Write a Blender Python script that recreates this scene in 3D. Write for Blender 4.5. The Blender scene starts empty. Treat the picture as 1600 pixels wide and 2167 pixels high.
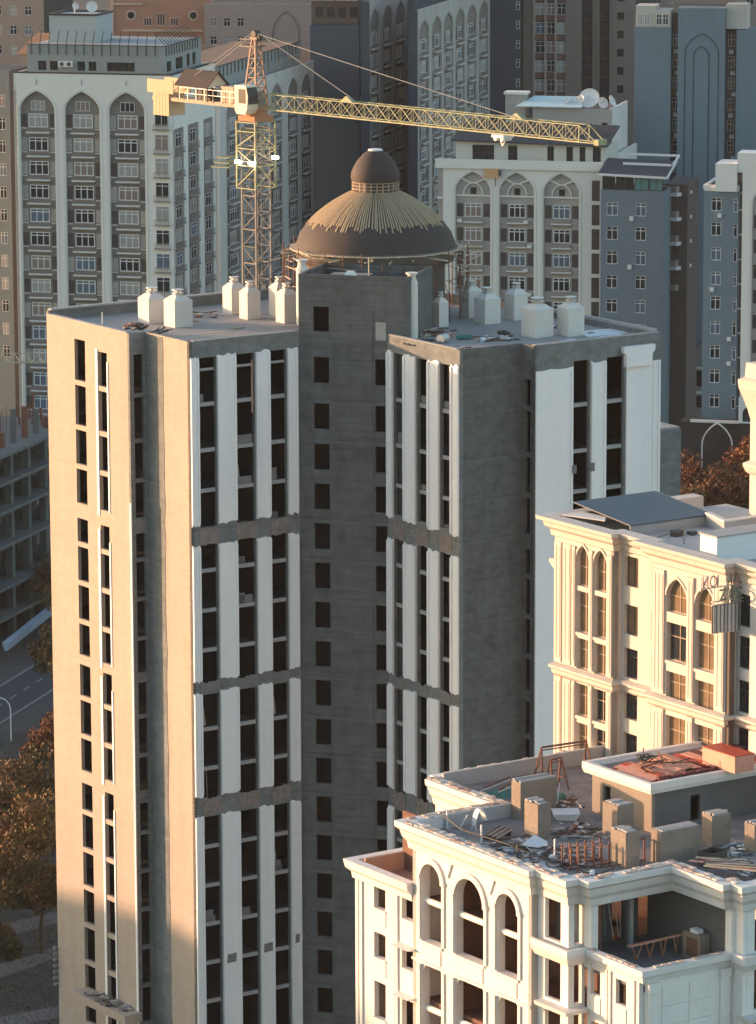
import bpy, math, random
from math import sin, cos, pi, radians, atan2, sqrt, hypot
from mathutils import Vector, Matrix
random.seed(7)
SC = bpy.context.scene
COL = SC.collection

# ------------------------------------------------------------------ camera
def make_camera():
    th, roll = radians(10.9), radians(0.2)
    d = Vector((0, cos(th), -sin(th)))
    r0, u0 = Vector((1, 0, 0)), Vector((0, sin(th), cos(th)))
    r = r0 * cos(roll) - u0 * sin(roll)
    u = u0 * cos(roll) + r0 * sin(roll)
    cd = bpy.data.cameras.new('camera')
    cd.sensor_fit = 'HORIZONTAL'; cd.sensor_width = 36.0
    cd.lens = 9000.0 / 1600.0 * 36.0
    cd.clip_start = 1.0; cd.clip_end = 6000.0
    o = bpy.data.objects.new('camera', cd); COL.objects.link(o)
    m = Matrix(((r.x, u.x, -d.x, 0), (r.y, u.y, -d.y, 0), (r.z, u.z, -d.z, 0), (0, 0, 0, 1)))
    o.matrix_world = Matrix.Translation((0, 0, 116.0)) @ m
    SC.camera = o
make_camera()

# ------------------------------------------------------------------ sky, sun, exposure
SUN_EL = radians(5.5)
SUN_AZ = Vector((-0.953, 0.304))            # horizontal direction towards the sun
SKY_STRENGTH = 0.15
SUN_STRENGTH = 2.6
SUN_COLOR = (1.0, 0.58, 0.34)
EXPOSURE = 1.95
w = bpy.data.worlds.new('World'); SC.world = w; w.use_nodes = True
nt = w.node_tree; bg = nt.nodes['Background']
sky = nt.nodes.new('ShaderNodeTexSky'); sky.sky_type = 'NISHITA'; sky.sun_disc = False
sky.sun_elevation = SUN_EL; sky.sun_rotation = atan2(SUN_AZ.x, SUN_AZ.y)
sky.altitude = 300; sky.air_density = 1.0; sky.dust_density = 1.6; sky.ozone_density = 1.25
nt.links.new(sky.outputs[0], bg.inputs[0]); bg.inputs[1].default_value = SKY_STRENGTH
sl = bpy.data.lights.new('sun', 'SUN'); sl.energy = SUN_STRENGTH; sl.angle = radians(0.8); sl.color = SUN_COLOR
so = bpy.data.objects.new('sun', sl); COL.objects.link(so)
so.rotation_euler = Vector((SUN_AZ.x * cos(SUN_EL), SUN_AZ.y * cos(SUN_EL), sin(SUN_EL))).to_track_quat('Z', 'Y').to_euler()
so.location = (-200, 400, 200)
vs = SC.view_settings
vs.view_transform = 'Standard'; vs.look = 'None'; vs.gamma = 1.0; vs.exposure = EXPOSURE; vs.use_curve_mapping = False

# ------------------------------------------------------------------ materials
MATS = {}
def mat(name, col, rough=0.85, var=0.10, scale=0.35, bump=0.0, vstreak=0.0, hstreak=0.0, spec=0.3, metal=0.0, emit=None, tint=None, block=0.0, mottle=0.0, joint=None):
    """procedural surface: large blotches, fine grain, vertical streaks and horizontal courses over one base colour"""
    if name in MATS: return MATS[name]
    m = bpy.data.materials.new(name); m.use_nodes = True; n = m.node_tree; L = n.links
    b = n.nodes['Principled BSDF']
    b.inputs['Roughness'].default_value = rough; b.inputs['Metallic'].default_value = metal
    b.inputs['Specular IOR Level'].default_value = spec
    tc = n.nodes.new('ShaderNodeTexCoord'); oi = n.nodes.new('ShaderNodeObjectInfo')
    rv = n.nodes.new('ShaderNodeMath'); rv.operation = 'MULTIPLY'; rv.inputs[1].default_value = 37.0
    L.new(oi.outputs['Random'], rv.inputs[0])
    def noise(sc, detail, mp=None):
        t = n.nodes.new('ShaderNodeTexNoise'); t.noise_dimensions = '4D'
        t.inputs['Scale'].default_value = sc; t.inputs['Detail'].default_value = detail
        L.new(rv.outputs[0], t.inputs['W'])
        if mp:
            k = n.nodes.new('ShaderNodeMapping'); k.inputs['Scale'].default_value = mp
            L.new(tc.outputs['Object'], k.inputs['Vector']); L.new(k.outputs[0], t.inputs['Vector'])
        else: L.new(tc.outputs['Object'], t.inputs['Vector'])
        return t.outputs['Fac']
    def math_(op, a, bb):
        k = n.nodes.new('ShaderNodeMath'); k.operation = op
        for i, v in enumerate((a, bb)):
            if isinstance(v, (int, float)): k.inputs[i].default_value = v
            else: L.new(v, k.inputs[i])
        return k.outputs[0]
    f1 = noise(scale, 5.0); f2 = noise(scale * 9.0, 3.0)
    fac = math_('ADD', math_('MULTIPLY', math_('SUBTRACT', f1, 0.5), 2.6 * var), math_('MULTIPLY', math_('SUBTRACT', f2, 0.5), 1.3 * var))
    if vstreak: fac = math_('ADD', fac, math_('MULTIPLY', math_('SUBTRACT', noise(1.3, 3.0, (1, 1, 0.06)), 0.5), 2.6 * vstreak))
    if hstreak: fac = math_('ADD', fac, math_('MULTIPLY', math_('SUBTRACT', noise(1.0, 2.0, (0.25, 0.25, 2.2)), 0.5), 2.6 * hstreak))
    if mottle: fac = math_('ADD', fac, math_('MULTIPLY', math_('SUBTRACT', noise(scale * 5.0, 8.0), 0.5), 3.0 * mottle))
    if joint:                                   # pour joints at every storey
        sz = n.nodes.new('ShaderNodeSeparateXYZ'); L.new(tc.outputs['Object'], sz.inputs[0])
        fr = math_('FRACT', math_('DIVIDE', math_('SUBTRACT', sz.outputs[2], joint[0]), joint[1]), 0.0)
        fac = math_('SUBTRACT', fac, math_('MULTIPLY', math_('LESS_THAN', fr, 0.03), joint[2])); fac = math_('ADD', fac, math_('MULTIPLY', math_('GREATER_THAN', fr, 0.93), joint[2] * .5))
    if block:                                   # faint courses of blockwork telegraphing through the render
        sx = n.nodes.new('ShaderNodeSeparateXYZ'); L.new(tc.outputs['Object'], sx.inputs[0])
        cx = n.nodes.new('ShaderNodeCombineXYZ'); L.new(math_('ADD', sx.outputs[0], sx.outputs[1]), cx.inputs[0]); L.new(sx.outputs[2], cx.inputs[1])
        bt = n.nodes.new('ShaderNodeTexBrick'); L.new(cx.outputs[0], bt.inputs['Vector']); bt.inputs['Scale'].default_value = 1.0
        bt.inputs['Color1'].default_value = (.25, .25, .25, 1); bt.inputs['Color2'].default_value = (.75, .75, .75, 1); bt.inputs['Mortar'].default_value = (.3, .3, .3, 1)
        bt.inputs['Mortar Size'].default_value = .015; bt.inputs['Brick Width'].default_value = .62; bt.inputs['Row Height'].default_value = .31
        fac = math_('ADD', fac, math_('MULTIPLY', math_('SUBTRACT', bt.outputs['Fac' if False else 'Color'], 0.5), 1.6 * block))
    fac = math_('ADD', fac, 1.0)
    mx = n.nodes.new('ShaderNodeVectorMath'); mx.operation = 'SCALE'
    if tint:
        tm = n.nodes.new('ShaderNodeMix'); tm.data_type = 'RGBA'
        L.new(math_('MULTIPLY', f1, 1.0), tm.inputs[0]); tm.inputs[6].default_value = (*col, 1); tm.inputs[7].default_value = (*tint, 1)
        L.new(tm.outputs[2], mx.inputs[0])
    else: mx.inputs[0].default_value = col
    L.new(fac, mx.inputs['Scale']); L.new(mx.outputs[0], b.inputs['Base Color'])
    if bump:
        bp = n.nodes.new('ShaderNodeBump'); bp.inputs['Strength'].default_value = bump; bp.inputs['Distance'].default_value = 0.05
        L.new(f2, bp.inputs['Height']); L.new(bp.outputs[0], b.inputs['Normal'])
    if emit:
        b.inputs['Emission Color'].default_value = (*emit[0], 1); b.inputs['Emission Strength'].default_value = emit[1]
    MATS[name] = m
    return m

PLASTER = mat('warm plaster', (0.385, 0.325, 0.27), var=0.07, scale=0.22, bump=0.25, vstreak=0.08, hstreak=0.03, spec=0.15, mottle=0.07, block=0.05, joint=(48.7, 3.345, .05))
CONCRETE = mat('grey render', (0.155, 0.170, 0.170), var=0.12, scale=0.25, bump=0.35, vstreak=0.16, hstreak=0.08, spec=0.15, block=0.20, mottle=0.26, joint=(48.7, 3.345, .12), tint=(0.19, 0.195, 0.19))
CONCRETE_D = mat('dark render', (0.110, 0.115, 0.116), var=0.12, scale=0.22, bump=0.35, hstreak=0.14, vstreak=0.14, spec=0.15, block=0.20, mottle=0.26, joint=(48.7, 3.345, .14))
WHITE = mat('white facade panel', (0.77, 0.765, 0.76), rough=0.6, var=0.035, scale=0.3, vstreak=0.06, hstreak=0.02, mottle=.02, joint=(47.0, 1.1, .02))
SLAB = mat('slab concrete', (0.33, 0.325, 0.32), var=0.14, scale=0.6, bump=0.2)
INNER = mat('darkened raw interior', (0.014, 0.014, 0.015), var=0.2, scale=0.5)  # near-black: the dark of the open storeys is put into the colour
BAND = mat('bare concrete band', (0.18, 0.175, 0.172), var=0.22, scale=1.2, bump=0.4)
BRICKY = mat('brick infill', (0.22, 0.155, 0.125), var=0.35, scale=2.2, bump=0.5, tint=(0.22, 0.215, 0.21))
DECK = mat('roof deck', (0.34, 0.32, 0.30), var=0.22, scale=0.35, bump=0.2, tint=(0.25, 0.24, 0.23))
SHAFT = mat('cream vent shaft', (0.62, 0.59, 0.54), var=0.07, scale=0.7, vstreak=0.05)
GALV = mat('galvanised metal', (0.50, 0.50, 0.50), rough=0.45, var=0.10, metal=0.5)
STEEL_D = mat('dark steel', (0.06, 0.055, 0.05), rough=0.6, var=0.2)
RUST = mat('rusty steel', (0.16, 0.065, 0.045), rough=0.7, var=0.3, scale=3)
TIMBER = mat('pale scaffold timber', (0.52, 0.42, 0.29), var=0.2, scale=2.0)

# ------------------------------------------------------------------ mesh helpers
class Fc:
    """a vertical face: origin o (x, y), direction e to the right as seen from outside; d is measured outwards"""
    def __init__(s, o, e):
        l = hypot(*e); s.o = o; s.e = (e[0] / l, e[1] / l); s.n = (s.e[1], -s.e[0])
    def p(s, u, z, d=0.0):
        return (s.o[0] + s.e[0] * u + s.n[0] * d, s.o[1] + s.e[1] * u + s.n[1] * d, z)
    def ang(s): return atan2(s.e[1], s.e[0])

class MB:
    def __init__(s): s.v = []; s.f = []
    def add(s, vs, fs):
        k = len(s.v); s.v += [tuple(q) for q in vs]; s.f += [tuple(i + k for i in f) for f in fs]; return s
    def hexa(s, c):
        return s.add(c, [(0, 3, 2, 1), (4, 5, 6, 7), (0, 1, 5, 4), (1, 2, 6, 5), (2, 3, 7, 6), (3, 0, 4, 7)])
    def box(s, x0, x1, y0, y1, z0, z1):
        return s.hexa([(x0, y0, z0), (x1, y0, z0), (x1, y1, z0), (x0, y1, z0), (x0, y0, z1), (x1, y0, z1), (x1, y1, z1), (x0, y1, z1)])
    def fbox(s, F, u0, u1, z0, z1, d0, d1):
        a, b = max(d0, d1), min(d0, d1)
        return s.hexa([F.p(u0, z0, a), F.p(u1, z0, a), F.p(u1, z0, b), F.p(u0, z0, b), F.p(u0, z1, a), F.p(u1, z1, a), F.p(u1, z1, b), F.p(u0, z1, b)])
    def fprism(s, F, pts, d0, d1):
        """polygon of (u, z) points, counter-clockwise seen from outside, extruded from depth d0 to d1"""
        a, b = max(d0, d1), min(d0, d1); n = len(pts)
        fs = [tuple(range(n)), tuple(range(2 * n - 1, n - 1, -1))]
        fs += [(i + n, (i + 1) % n + n, (i + 1) % n, i) for i in range(n)]
        return s.add([F.p(u, z, a) for u, z in pts] + [F.p(u, z, b) for u, z in pts], fs)
    def prism(s, pts, z0, z1):
        n = len(pts)
        fs = [tuple(range(n - 1, -1, -1)), tuple(range(n, 2 * n))] + [(i, (i + 1) % n, (i + 1) % n + n, i + n) for i in range(n)]
        return s.add([(x, y, z0) for x, y in pts] + [(x, y, z1) for x, y in pts], fs)
    def beam(s, p, q, w=0.1, h=None):
        """square bar between two points"""
        h = h or w; p, q = Vector(p), Vector(q); a = (q - p)
        if a.length < 1e-6: return s
        a.normalize(); up = Vector((0, 0, 1)) if abs(a.z) < 0.97 else Vector((1, 0, 0))
        r = a.cross(up).normalized() * w / 2; t = r.cross(a).normalized() * h / 2
        return s.hexa([p - r - t, p + r - t, q + r - t, q - r - t, p - r + t, p + r + t, q + r + t, q - r + t])
    def cyl(s, p, q, r, n=8, r2=None, cap=True):
        r2 = r if r2 is None else r2; p, q = Vector(p), Vector(q); a = (q - p).normalized()
        up = Vector((0, 0, 1)) if abs(a.z) < 0.97 else Vector((1, 0, 0))
        x = a.cross(up).normalized(); y = a.cross(x)
        vs = [p + (x * cos(2 * pi * i / n) + y * sin(2 * pi * i / n)) * r for i in range(n)] + [q + (x * cos(2 * pi * i / n) + y * sin(2 * pi * i / n)) * r2 for i in range(n)]
        fs = [(i + n, (i + 1) % n + n, (i + 1) % n, i) for i in range(n)]
        if cap: fs += [tuple(range(n)), tuple(range(2 * n - 1, n - 1, -1))]
        return s.add(vs, fs)
    def path(s, pts, r, n=6):
        for a, b in zip(pts, pts[1:]): s.cyl(a, b, r, n)
        return s
    def lathe(s, c, prof, n=32, a0=0.0, a1=2 * pi, closed=True):
        k = len(prof); m = n if closed else n + 1
        vs = [(c[0] + r * cos(a0 + (a1 - a0) * i / n), c[1] + r * sin(a0 + (a1 - a0) * i / n), z) for i in range(m) for r, z in prof]
        fs = []
        for i in range(n):
            j = (i + 1) % m
            for t in range(k - 1): fs.append((i * k + t, j * k + t, j * k + t + 1, i * k + t + 1))
        return s.add(vs, fs)
    def wall(s, F, u0, u1, z0, z1, d, th, rects=(), arches=()):
        """wall slab whose outer face is at depth d, with real openings: rects (ua, ub, za, zb), arches (ua, ub, za, spring, apex, kind)"""
        holes = [tuple(r) for r in rects] + [(a[0], a[1], a[2], a[4]) for a in arches]
        us = sorted({u0, u1} | {min(max(q, u0), u1) for h in holes for q in h[:2]})
        zs = sorted({z0, z1} | {min(max(q, z0), z1) for h in holes for q in h[2:4]})
        def op(i, j):
            if i < 0 or j < 0 or i >= len(us) - 1 or j >= len(zs) - 1: return True
            uc, zc = (us[i] + us[i + 1]) / 2, (zs[j] + zs[j + 1]) / 2
            return any(h[0] < uc < h[1] and h[2] < zc < h[3] for h in holes)
        b = d - th
        def q4(pts): s.add(pts, [(0, 1, 2, 3)])
        for i in range(len(us) - 1):
            for j in range(len(zs) - 1):
                if op(i, j): continue
                a, c, e, g = us[i], us[i + 1], zs[j], zs[j + 1]
                q4([F.p(a, e, d), F.p(c, e, d), F.p(c, g, d), F.p(a, g, d)])
                q4([F.p(c, e, b), F.p(a, e, b), F.p(a, g, b), F.p(c, g, b)])
                if op(i - 1, j): q4([F.p(a, e, b), F.p(a, e, d), F.p(a, g, d), F.p(a, g, b)])
                if op(i + 1, j): q4([F.p(c, e, d), F.p(c, e, b), F.p(c, g, b), F.p(c, g, d)])
                if op(i, j - 1): q4([F.p(a, e, b), F.p(c, e, b), F.p(c, e, d), F.p(a, e, d)])
                if op(i, j + 1): q4([F.p(a, g, d), F.p(c, g, d), F.p(c, g, b), F.p(a, g, b)])
        for a in arches:
            pts = arch_pts(a[0], a[1], a[3], a[4], a[5] if len(a) > 5 else 'round')
            for (ua, za), (ub, zb) in zip(pts, pts[1:]):
                if min(za, zb) < a[4] - 1e-4:
                    q4([F.p(ua, za, d), F.p(ub, zb, d), F.p(ub, a[4], d), F.p(ua, a[4], d)])
                    q4([F.p(ub, zb, b), F.p(ua, za, b), F.p(ua, a[4], b), F.p(ub, a[4], b)])
                q4([F.p(ua, za, b), F.p(ub, zb, b), F.p(ub, zb, d), F.p(ua, za, d)])
        return s
    def arch_band(s, F, ua, ub, spring, apex, width, d0, d1, kind='round', z0=None):
        """moulding that follows an arch outline, with optional straight legs down to z0"""
        inn = arch_pts(ua, ub, spring, apex, kind); out = arch_pts(ua - width, ub + width, spring, apex + width * 1.15, kind)
        if z0 is not None: inn = [(ua, z0)] + inn + [(ub, z0)]; out = [(ua - width, z0)] + out + [(ub + width, z0)]
        for i in range(len(inn) - 1):
            s.fprism(F, [inn[i], inn[i + 1], out[i + 1], out[i]], d0, d1)
        return s
    def sweep(s, path, prof, ends=True):
        """profile of (outward offset, z) swept along a plan polyline that runs left to right as seen from outside, mitred at the corners"""
        ns = []
        for a, c in zip(path, path[1:]):
            l = hypot(c[0] - a[0], c[1] - a[1]); ns.append(((c[1] - a[1]) / l, -(c[0] - a[0]) / l))
        k = len(prof); vs = []
        for i, pt in enumerate(path):
            n1 = ns[max(i - 1, 0)]; n2 = ns[min(i, len(ns) - 1)]; dt = 1 + n1[0] * n2[0] + n1[1] * n2[1]
            mx, my = (n1[0] + n2[0]) / max(dt, .2), (n1[1] + n2[1]) / max(dt, .2)
            vs += [(pt[0] + mx * d, pt[1] + my * d, z) for d, z in prof]
        fs = []
        for i in range(len(path) - 1):
            for j in range(k):
                j2 = (j + 1) % k; fs.append((i * k + j, (i + 1) * k + j, (i + 1) * k + j2, i * k + j2))
        if ends: fs += [tuple(range(k - 1, -1, -1)), tuple(range((len(path) - 1) * k, len(path) * k))]
        return s.add(vs, fs)
    def mesh(s, name, m, smooth=False):
        me = bpy.data.meshes.new(name); me.from_pydata(s.v, [], s.f); me.update()
        if m: me.materials.append(m)
        if smooth: me.shade_smooth()
        return me
    def build(s, name, m, parent=None, smooth=False, loc=None, rz=0.0):
        o = bpy.data.objects.new(name, s.mesh(name, m, smooth)); COL.objects.link(o)
        if parent: o.parent = parent
        if loc: o.location = loc
        o.rotation_euler.z = rz
        return o

def arch_pts(ua, ub, spring, apex, kind='round', n=14):
    c, h = (ua + ub) / 2, apex - spring; r = []
    for i in range(n + 1):
        t = -cos(pi * i / n); s_ = 1 - abs(t)
        z = sqrt(max(0.0, 1 - t * t))
        if kind == 'pointed': z = 0.68 * z + 0.32 * s_
        if kind == 'ogee': z = 0.5 * sqrt(max(0.0, 1 - abs(t) ** 2.6)) + 0.5 * s_ ** 1.25
        r.append((c + t * (ub - ua) / 2, spring + h * z))
    return r

LABELS = set()
def tag(o, label, cat, group=None):
    o['label'] = label; o['category'] = cat
    if group: o['group'] = group
    return o
def thing(name, label, cat, loc=(0, 0, 0), deg=0.0, group=None):
    o = bpy.data.objects.new(name, None); COL.objects.link(o); o.empty_display_size = 1.0
    o.location = loc; o.rotation_euler.z = radians(deg)
    return tag(o, label, cat, group)
def structure(o): o['kind'] = 'structure'; return o
UNITS = {}
def unit(key, fn, m):
    """shared mesh in a face frame: X right, -Y outwards, Z up"""
    if key not in UNITS:
        b = MB(); fn(b); UNITS[key] = b.mesh(str(key[0] if isinstance(key, tuple) else key), m)
    return UNITS[key]
def put(name, me, parent, loc=(0, 0, 0), rz=0.0):
    o = bpy.data.objects.new(name, me); COL.objects.link(o); o.parent = parent; o.location = loc; o.rotation_euler.z = rz
    return o
def onface(name, me, parent, F, u, z, d): return put(name, me, parent, F.p(u, z, d), F.ang())
FU = Fc((0, 0), (1, 0))                       # the canonical face the shared units are modelled on
# ================================================================== GROUND (refined further down)
g = MB(); g.add([(-3000, -1500, 0), (3000, -1500, 0), (3000, 4500, 0), (-3000, 4500, 0)], [(0, 1, 2, 3)])
structure(g.build('ground', mat('dusty ground', (0.075, 0.066, 0.06), var=0.35, scale=0.09, tint=(0.05, 0.045, 0.042))))

# ================================================================== UNFINISHED TOWER
GX, GY, GD = -15.27, 341.0, 34.0
tower = thing('unfinished_tower', 'tall grey and white unfinished tower block with round dome on its roof', 'building', (GX, GY, 0), GD)
ZR = 64.4                                                   # parapet top
FLOORS = [59.2, 55.4, 52.05] + [48.7 - 3.345 * k for k in range(14)]
GROUPS = [(48.9, 62.9), (35.75, 47.6), (25.6, 34.9), (3.2, 24.5)]       # vertical runs of openings between the bare bands
FA = Fc((0, 0), (1, 0))                   # white facade of the left wing
FB_ = Fc((-1.58, 20.5), (0, -1))          # sunlit face
FN = Fc((-1.58, 6.84), (1, 0))            # notch
FI = Fc((0, 6.84), (0, -1))               # plain sunlit strip
FK = Fc((10.6, 0), (4.86, -5.87))         # stair core
FR = Fc((15.46, -5.87), (0, -1))          # inner facade of the right wing
FG = Fc((15.46, -16.16), (1, 0))          # bare grey wall
FT = Fc((21.6, -16.16), (0, -1))          # return with a column of openings
FW = Fc((21.6, -17.8), (1, 0))            # white facade of the right wing
FE = Fc((34.45, -17.8), (0, 1))           # far end
TH = 0.32
def slots(cols, tops=GROUPS): return [(a, b, z0, z1) for a, b in cols for z0, z1 in tops]
ca = [(0.84, 2.5), (4.44, 6.22), (7.75, 9.32)]
b = MB(); b.wall(FA, 0, 10.6, 0, ZR, 0, TH, slots(ca, [(48.95, 63.0)] + GROUPS[1:])); b.build('wall', CONCRETE, tower)
# sunlit face: slab edges stay as bars, so each storey is an opening of its own
def storeys(a, b_, top=62.9, gap=0.42):
    r = []
    for lo, hi in GROUPS:
        fl = [f for f in FLOORS if lo + 0.5 < f < hi - 0.5]
        e = [hi if hi < 60 else top] + fl + [lo]
        for i in range(len(e) - 1):
            z1 = e[i] - (gap / 2 if i else 0); z0 = e[i + 1] + (gap / 2 if i < len(e) - 2 else 0)
            if z1 - z0 > 0.5: r.append((a, b_, z0, z1))
    return r
rc1 = storeys(4.65, 6.42); rc2 = storeys(8.55, 10.0, top=62.3)
b = MB(); b.wall(FB_, 0, 13.66 - TH, 0, ZR, 0, TH, rc1 + rc2)
b.build('wall', PLASTER, tower)
b = MB(); b.wall(FN, 0.0, 1.58, 0, ZR, 0, TH, storeys(0.41, 1.32, 62.6, 0.34)); b.build('wall', CONCRETE, tower)
b = MB(); b.wall(FI, 0, 6.84, 0, ZR, 0, TH); b.build('wall', PLASTER, tower)
# pale window trims that run down the second column of the sunlit face
for lo, hi in GROUPS:
    for ua, ub in ((8.2, 8.52), (10.04, 10.24)):
        q = MB().fbox(FB_, ua, ub, lo - (0.5 if ua < 9 else 0.1), hi - (0.4 if ua < 9 else 1.3), .002, 0.07)
        q.build('window_trim', WHITE, tower)
q = MB().fbox(FB_, 13.50, 13.72, 3.0, 50.2, 0.002, 0.10); q.build('corner_trim', WHITE, tower)
# core
KW = [(64.43, 66.5), (60.14, 62.31), (56.27, 58.44)] + [(52.86 - 3.345 * k, 55.05 - 3.345 * k) for k in range(15)]
KL = 9.4
KT = 69.15
kr = [(1.25, 2.6, z0, z1) for z0, z1 in KW] + [(6.55, 7.55, z0, z1) for z0, z1 in KW[1:]]
b = MB(); b.wall(FK, 0.0, KL, 0, KT, 0.0, 0.3, kr)
b.fbox(FK, 0.0, 0.3, ZR - 1, KT, -0.3, -7.0); b.fbox(FK, KL - 0.3, KL, ZR - 1, KT, -0.3, -7.0)
b.fbox(FK, 0.0, KL, ZR - 1, KT, -7.0, -7.3)
b.build('stair_core', CONCRETE_D, tower)
q = MB().fbox(FK, 2.85, 6.35, 0, 66.3, 0.003, 0.06); q.build('plaster_strip', CONCRETE_D, tower)
q = MB().fbox(FK, 0.3, KL - 0.3, 67.75, 67.95, -0.3, -7.0); q.build('core_roof', DECK, tower)
q = MB().fbox(FK, 6.62, 7.5, 63.9, 65.4, 0.002, 0.06); q.build('blocked_window', SLAB, tower)
# right wing
cr = [(0.9, 2.35), (4.3, 5.75), (7.57, 9.05)]
b = MB(); b.wall(FR, 0, 10.29, 0, ZR, 0, TH, slots(cr, [(49.55, 63.0)] + GROUPS[1:])); b.build('wall', CONCRETE, tower)
b = MB(); b.wall(FG, TH, 6.14, 0, ZR, 0, TH); b.build('wall', CONCRETE_D, tower)
b = MB(); b.wall(FT, 0.0, 1.64, 0, ZR, 0, TH, storeys(0.35, 1.2, 61.6, 0.4)); b.build('wall', CONCRETE_D, tower)
cw = [(4.0, 5.55), (7.37, 9.08)]
b = MB(); b.wall(FW, 0.0, 12.85, 0, ZR, 0, TH, slots(cw, [(3, 62.8)])); b.build('wall', CONCRETE, tower)
b = MB(); b.wall(FE, TH, 21.0, 0, ZR, 0, TH); b.build('wall', CONCRETE, tower)
b = MB(); pts = [(-1.58, 20.5), (17.5, 20.5), (27.5, 20.5), (34.45, 3.2)]
for p, q in zip(pts[::-1], pts[::-1][1:]):
    F = Fc(p, (q[0] - p[0], q[1] - p[1])); b.wall(F, 0.02, hypot(q[0] - p[0], q[1] - p[1]) - 0.02, 0, ZR + 0.35, 0, TH)
b.build('rear_wall', CONCRETE, tower)
# white panels between the openings, cut at the bare bands, ragged tops and feet
def panel(F, ua, ub, z0, z1, lip=True, rag=0.12):
    n = 5; top = [(ua + (ub - ua) * i / n, z1 + random.uniform(-rag, rag)) for i in range(n, -1, -1)]
    bot = [(ua + (ub - ua) * i / n, z0 + random.uniform(-rag, rag)) for i in range(n + 1)]
    m_ = MB().fprism(F, bot + top, 0.004, 0.13)
    if lip:
        w_ = min(0.22, (ub - ua) * 0.22)
        m_.fbox(F, ua - 0.001, ua + w_, z0 + 0.14, z1 - 0.14, 0.131, 0.24); m_.fbox(F, ub - w_, ub + 0.001, z0 + 0.14, z1 - 0.14, 0.131, 0.20)
    return m_.build('facade_panel', WHITE, tower)
PA = [(0.04, 0.82), (2.58, 4.40), (6.30, 7.70), (9.40, 10.40)]
PR = [(0.06, 0.86), (2.46, 4.14), (5.92, 7.5), (9.18, 10.22)]
runs = [(49.2, 63.1), (36.05, 47.45), (26.3, 35.1), (2.5, 24.6)]
for F, P in ((FA, PA), (FR, PR)):
    for ua, ub in P:
        for z0, z1 in runs: panel(F, ua, ub, z0, z1)
for ua, ub in ((0.16, 3.86),): panel(FW, ua, ub, 2.5, 62.3, False)
panel(FW, 5.7, 7.2, 2.5, 62.6); panel(FW, 9.3, 12.8, 2.5, 62.2, False)
for ua in (3.62, 12.0, 12.55): MB().fbox(FW, ua, ua + 0.2, 3, 62.0, 0.131, 0.22).build('facade_rib', WHITE, tower)
MB().fprism(FW, [(8.95, 61.9), (11.6, 61.9), (11.65, 62.9), (11.9, 63.1), (11.9, 63.6), (8.7, 63.6), (8.7, 63.1), (8.95, 62.9)], 0.132, 0.55).build('cornice_sample', WHITE, tower)
# bare concrete bands with brick infill in front of the closed openings
for F, P, C_ in ((FA, PA, ca), (FR, PR, cr)):
    for z0, z1 in ((47.55, 48.9), (35.2, 35.95), (24.75, 26.1)):
        for ua, ub in C_:
            n = 7; k = [(ua - 0.1 + (ub - ua + 0.2) * i / n, z0 + random.uniform(-0.12, 0.12)) for i in range(n + 1)] + [(ua - 0.1 + (ub - ua + 0.2) * i / n, z1 + random.uniform(-0.14, 0.14)) for i in range(n, -1, -1)]
            MB().fprism(F, k, 0.002, 0.05).build('brick_infill', BRICKY if z1 > 40 or z1 < 30 else BAND, tower)
for ua, z in ((2.95, 11.6), (6.6, 11.9), (9.75, 12.2)):
    MB().fprism(FA, [(ua, z), (ua + 0.9, z + 0.03), (ua + 0.94, z + 0.8), (ua + 0.05, z + 0.75)], 0.132, 0.15).build('mortar_patch', BAND, tower)
for ua in (3.7, 5.55): MB().fbox(FW, ua, ua + 0.42, 53.6, 54.3, 0.24, 0.3).build('mortar_patch', BAND, tower)
# floors, partitions and roof
FLR = mat('darkened floor slab', (.05, .05, .05), var=.2, scale=.8)  # slab colour lowered, indoor darkness painted in
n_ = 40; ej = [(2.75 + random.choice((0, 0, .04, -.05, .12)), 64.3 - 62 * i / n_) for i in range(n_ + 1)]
MB().fprism(FI, [(0.003, 2.3)] + [(u, z) for u, z in ej[::-1]] + [(0.003, 64.3)], .002, .03).build('grey_layer', CONCRETE, tower)  # thin grey layer with a stepped edge on the left of the strip
MB().fbox(FK, .35, 7.6, .5, 63.3, -1.5, -1.7).build('partition_wall', INNER, tower)  # dark liners added behind the core windows, here and below, to black them out
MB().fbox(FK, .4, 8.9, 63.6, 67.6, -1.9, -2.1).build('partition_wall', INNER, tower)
for u, z, h in ((.95, 60.6, 2.0), (.95, 57.0, 1.7), (6.05, 58.0, 3.6), (6.05, 61.2, 1.2)): MB().fbox(FA, u, u + .13, z, z + h, -.16, -.22).build('formwork_prop', mat('pink timber', (.50, .30, .24), var=.15), tower)
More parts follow.
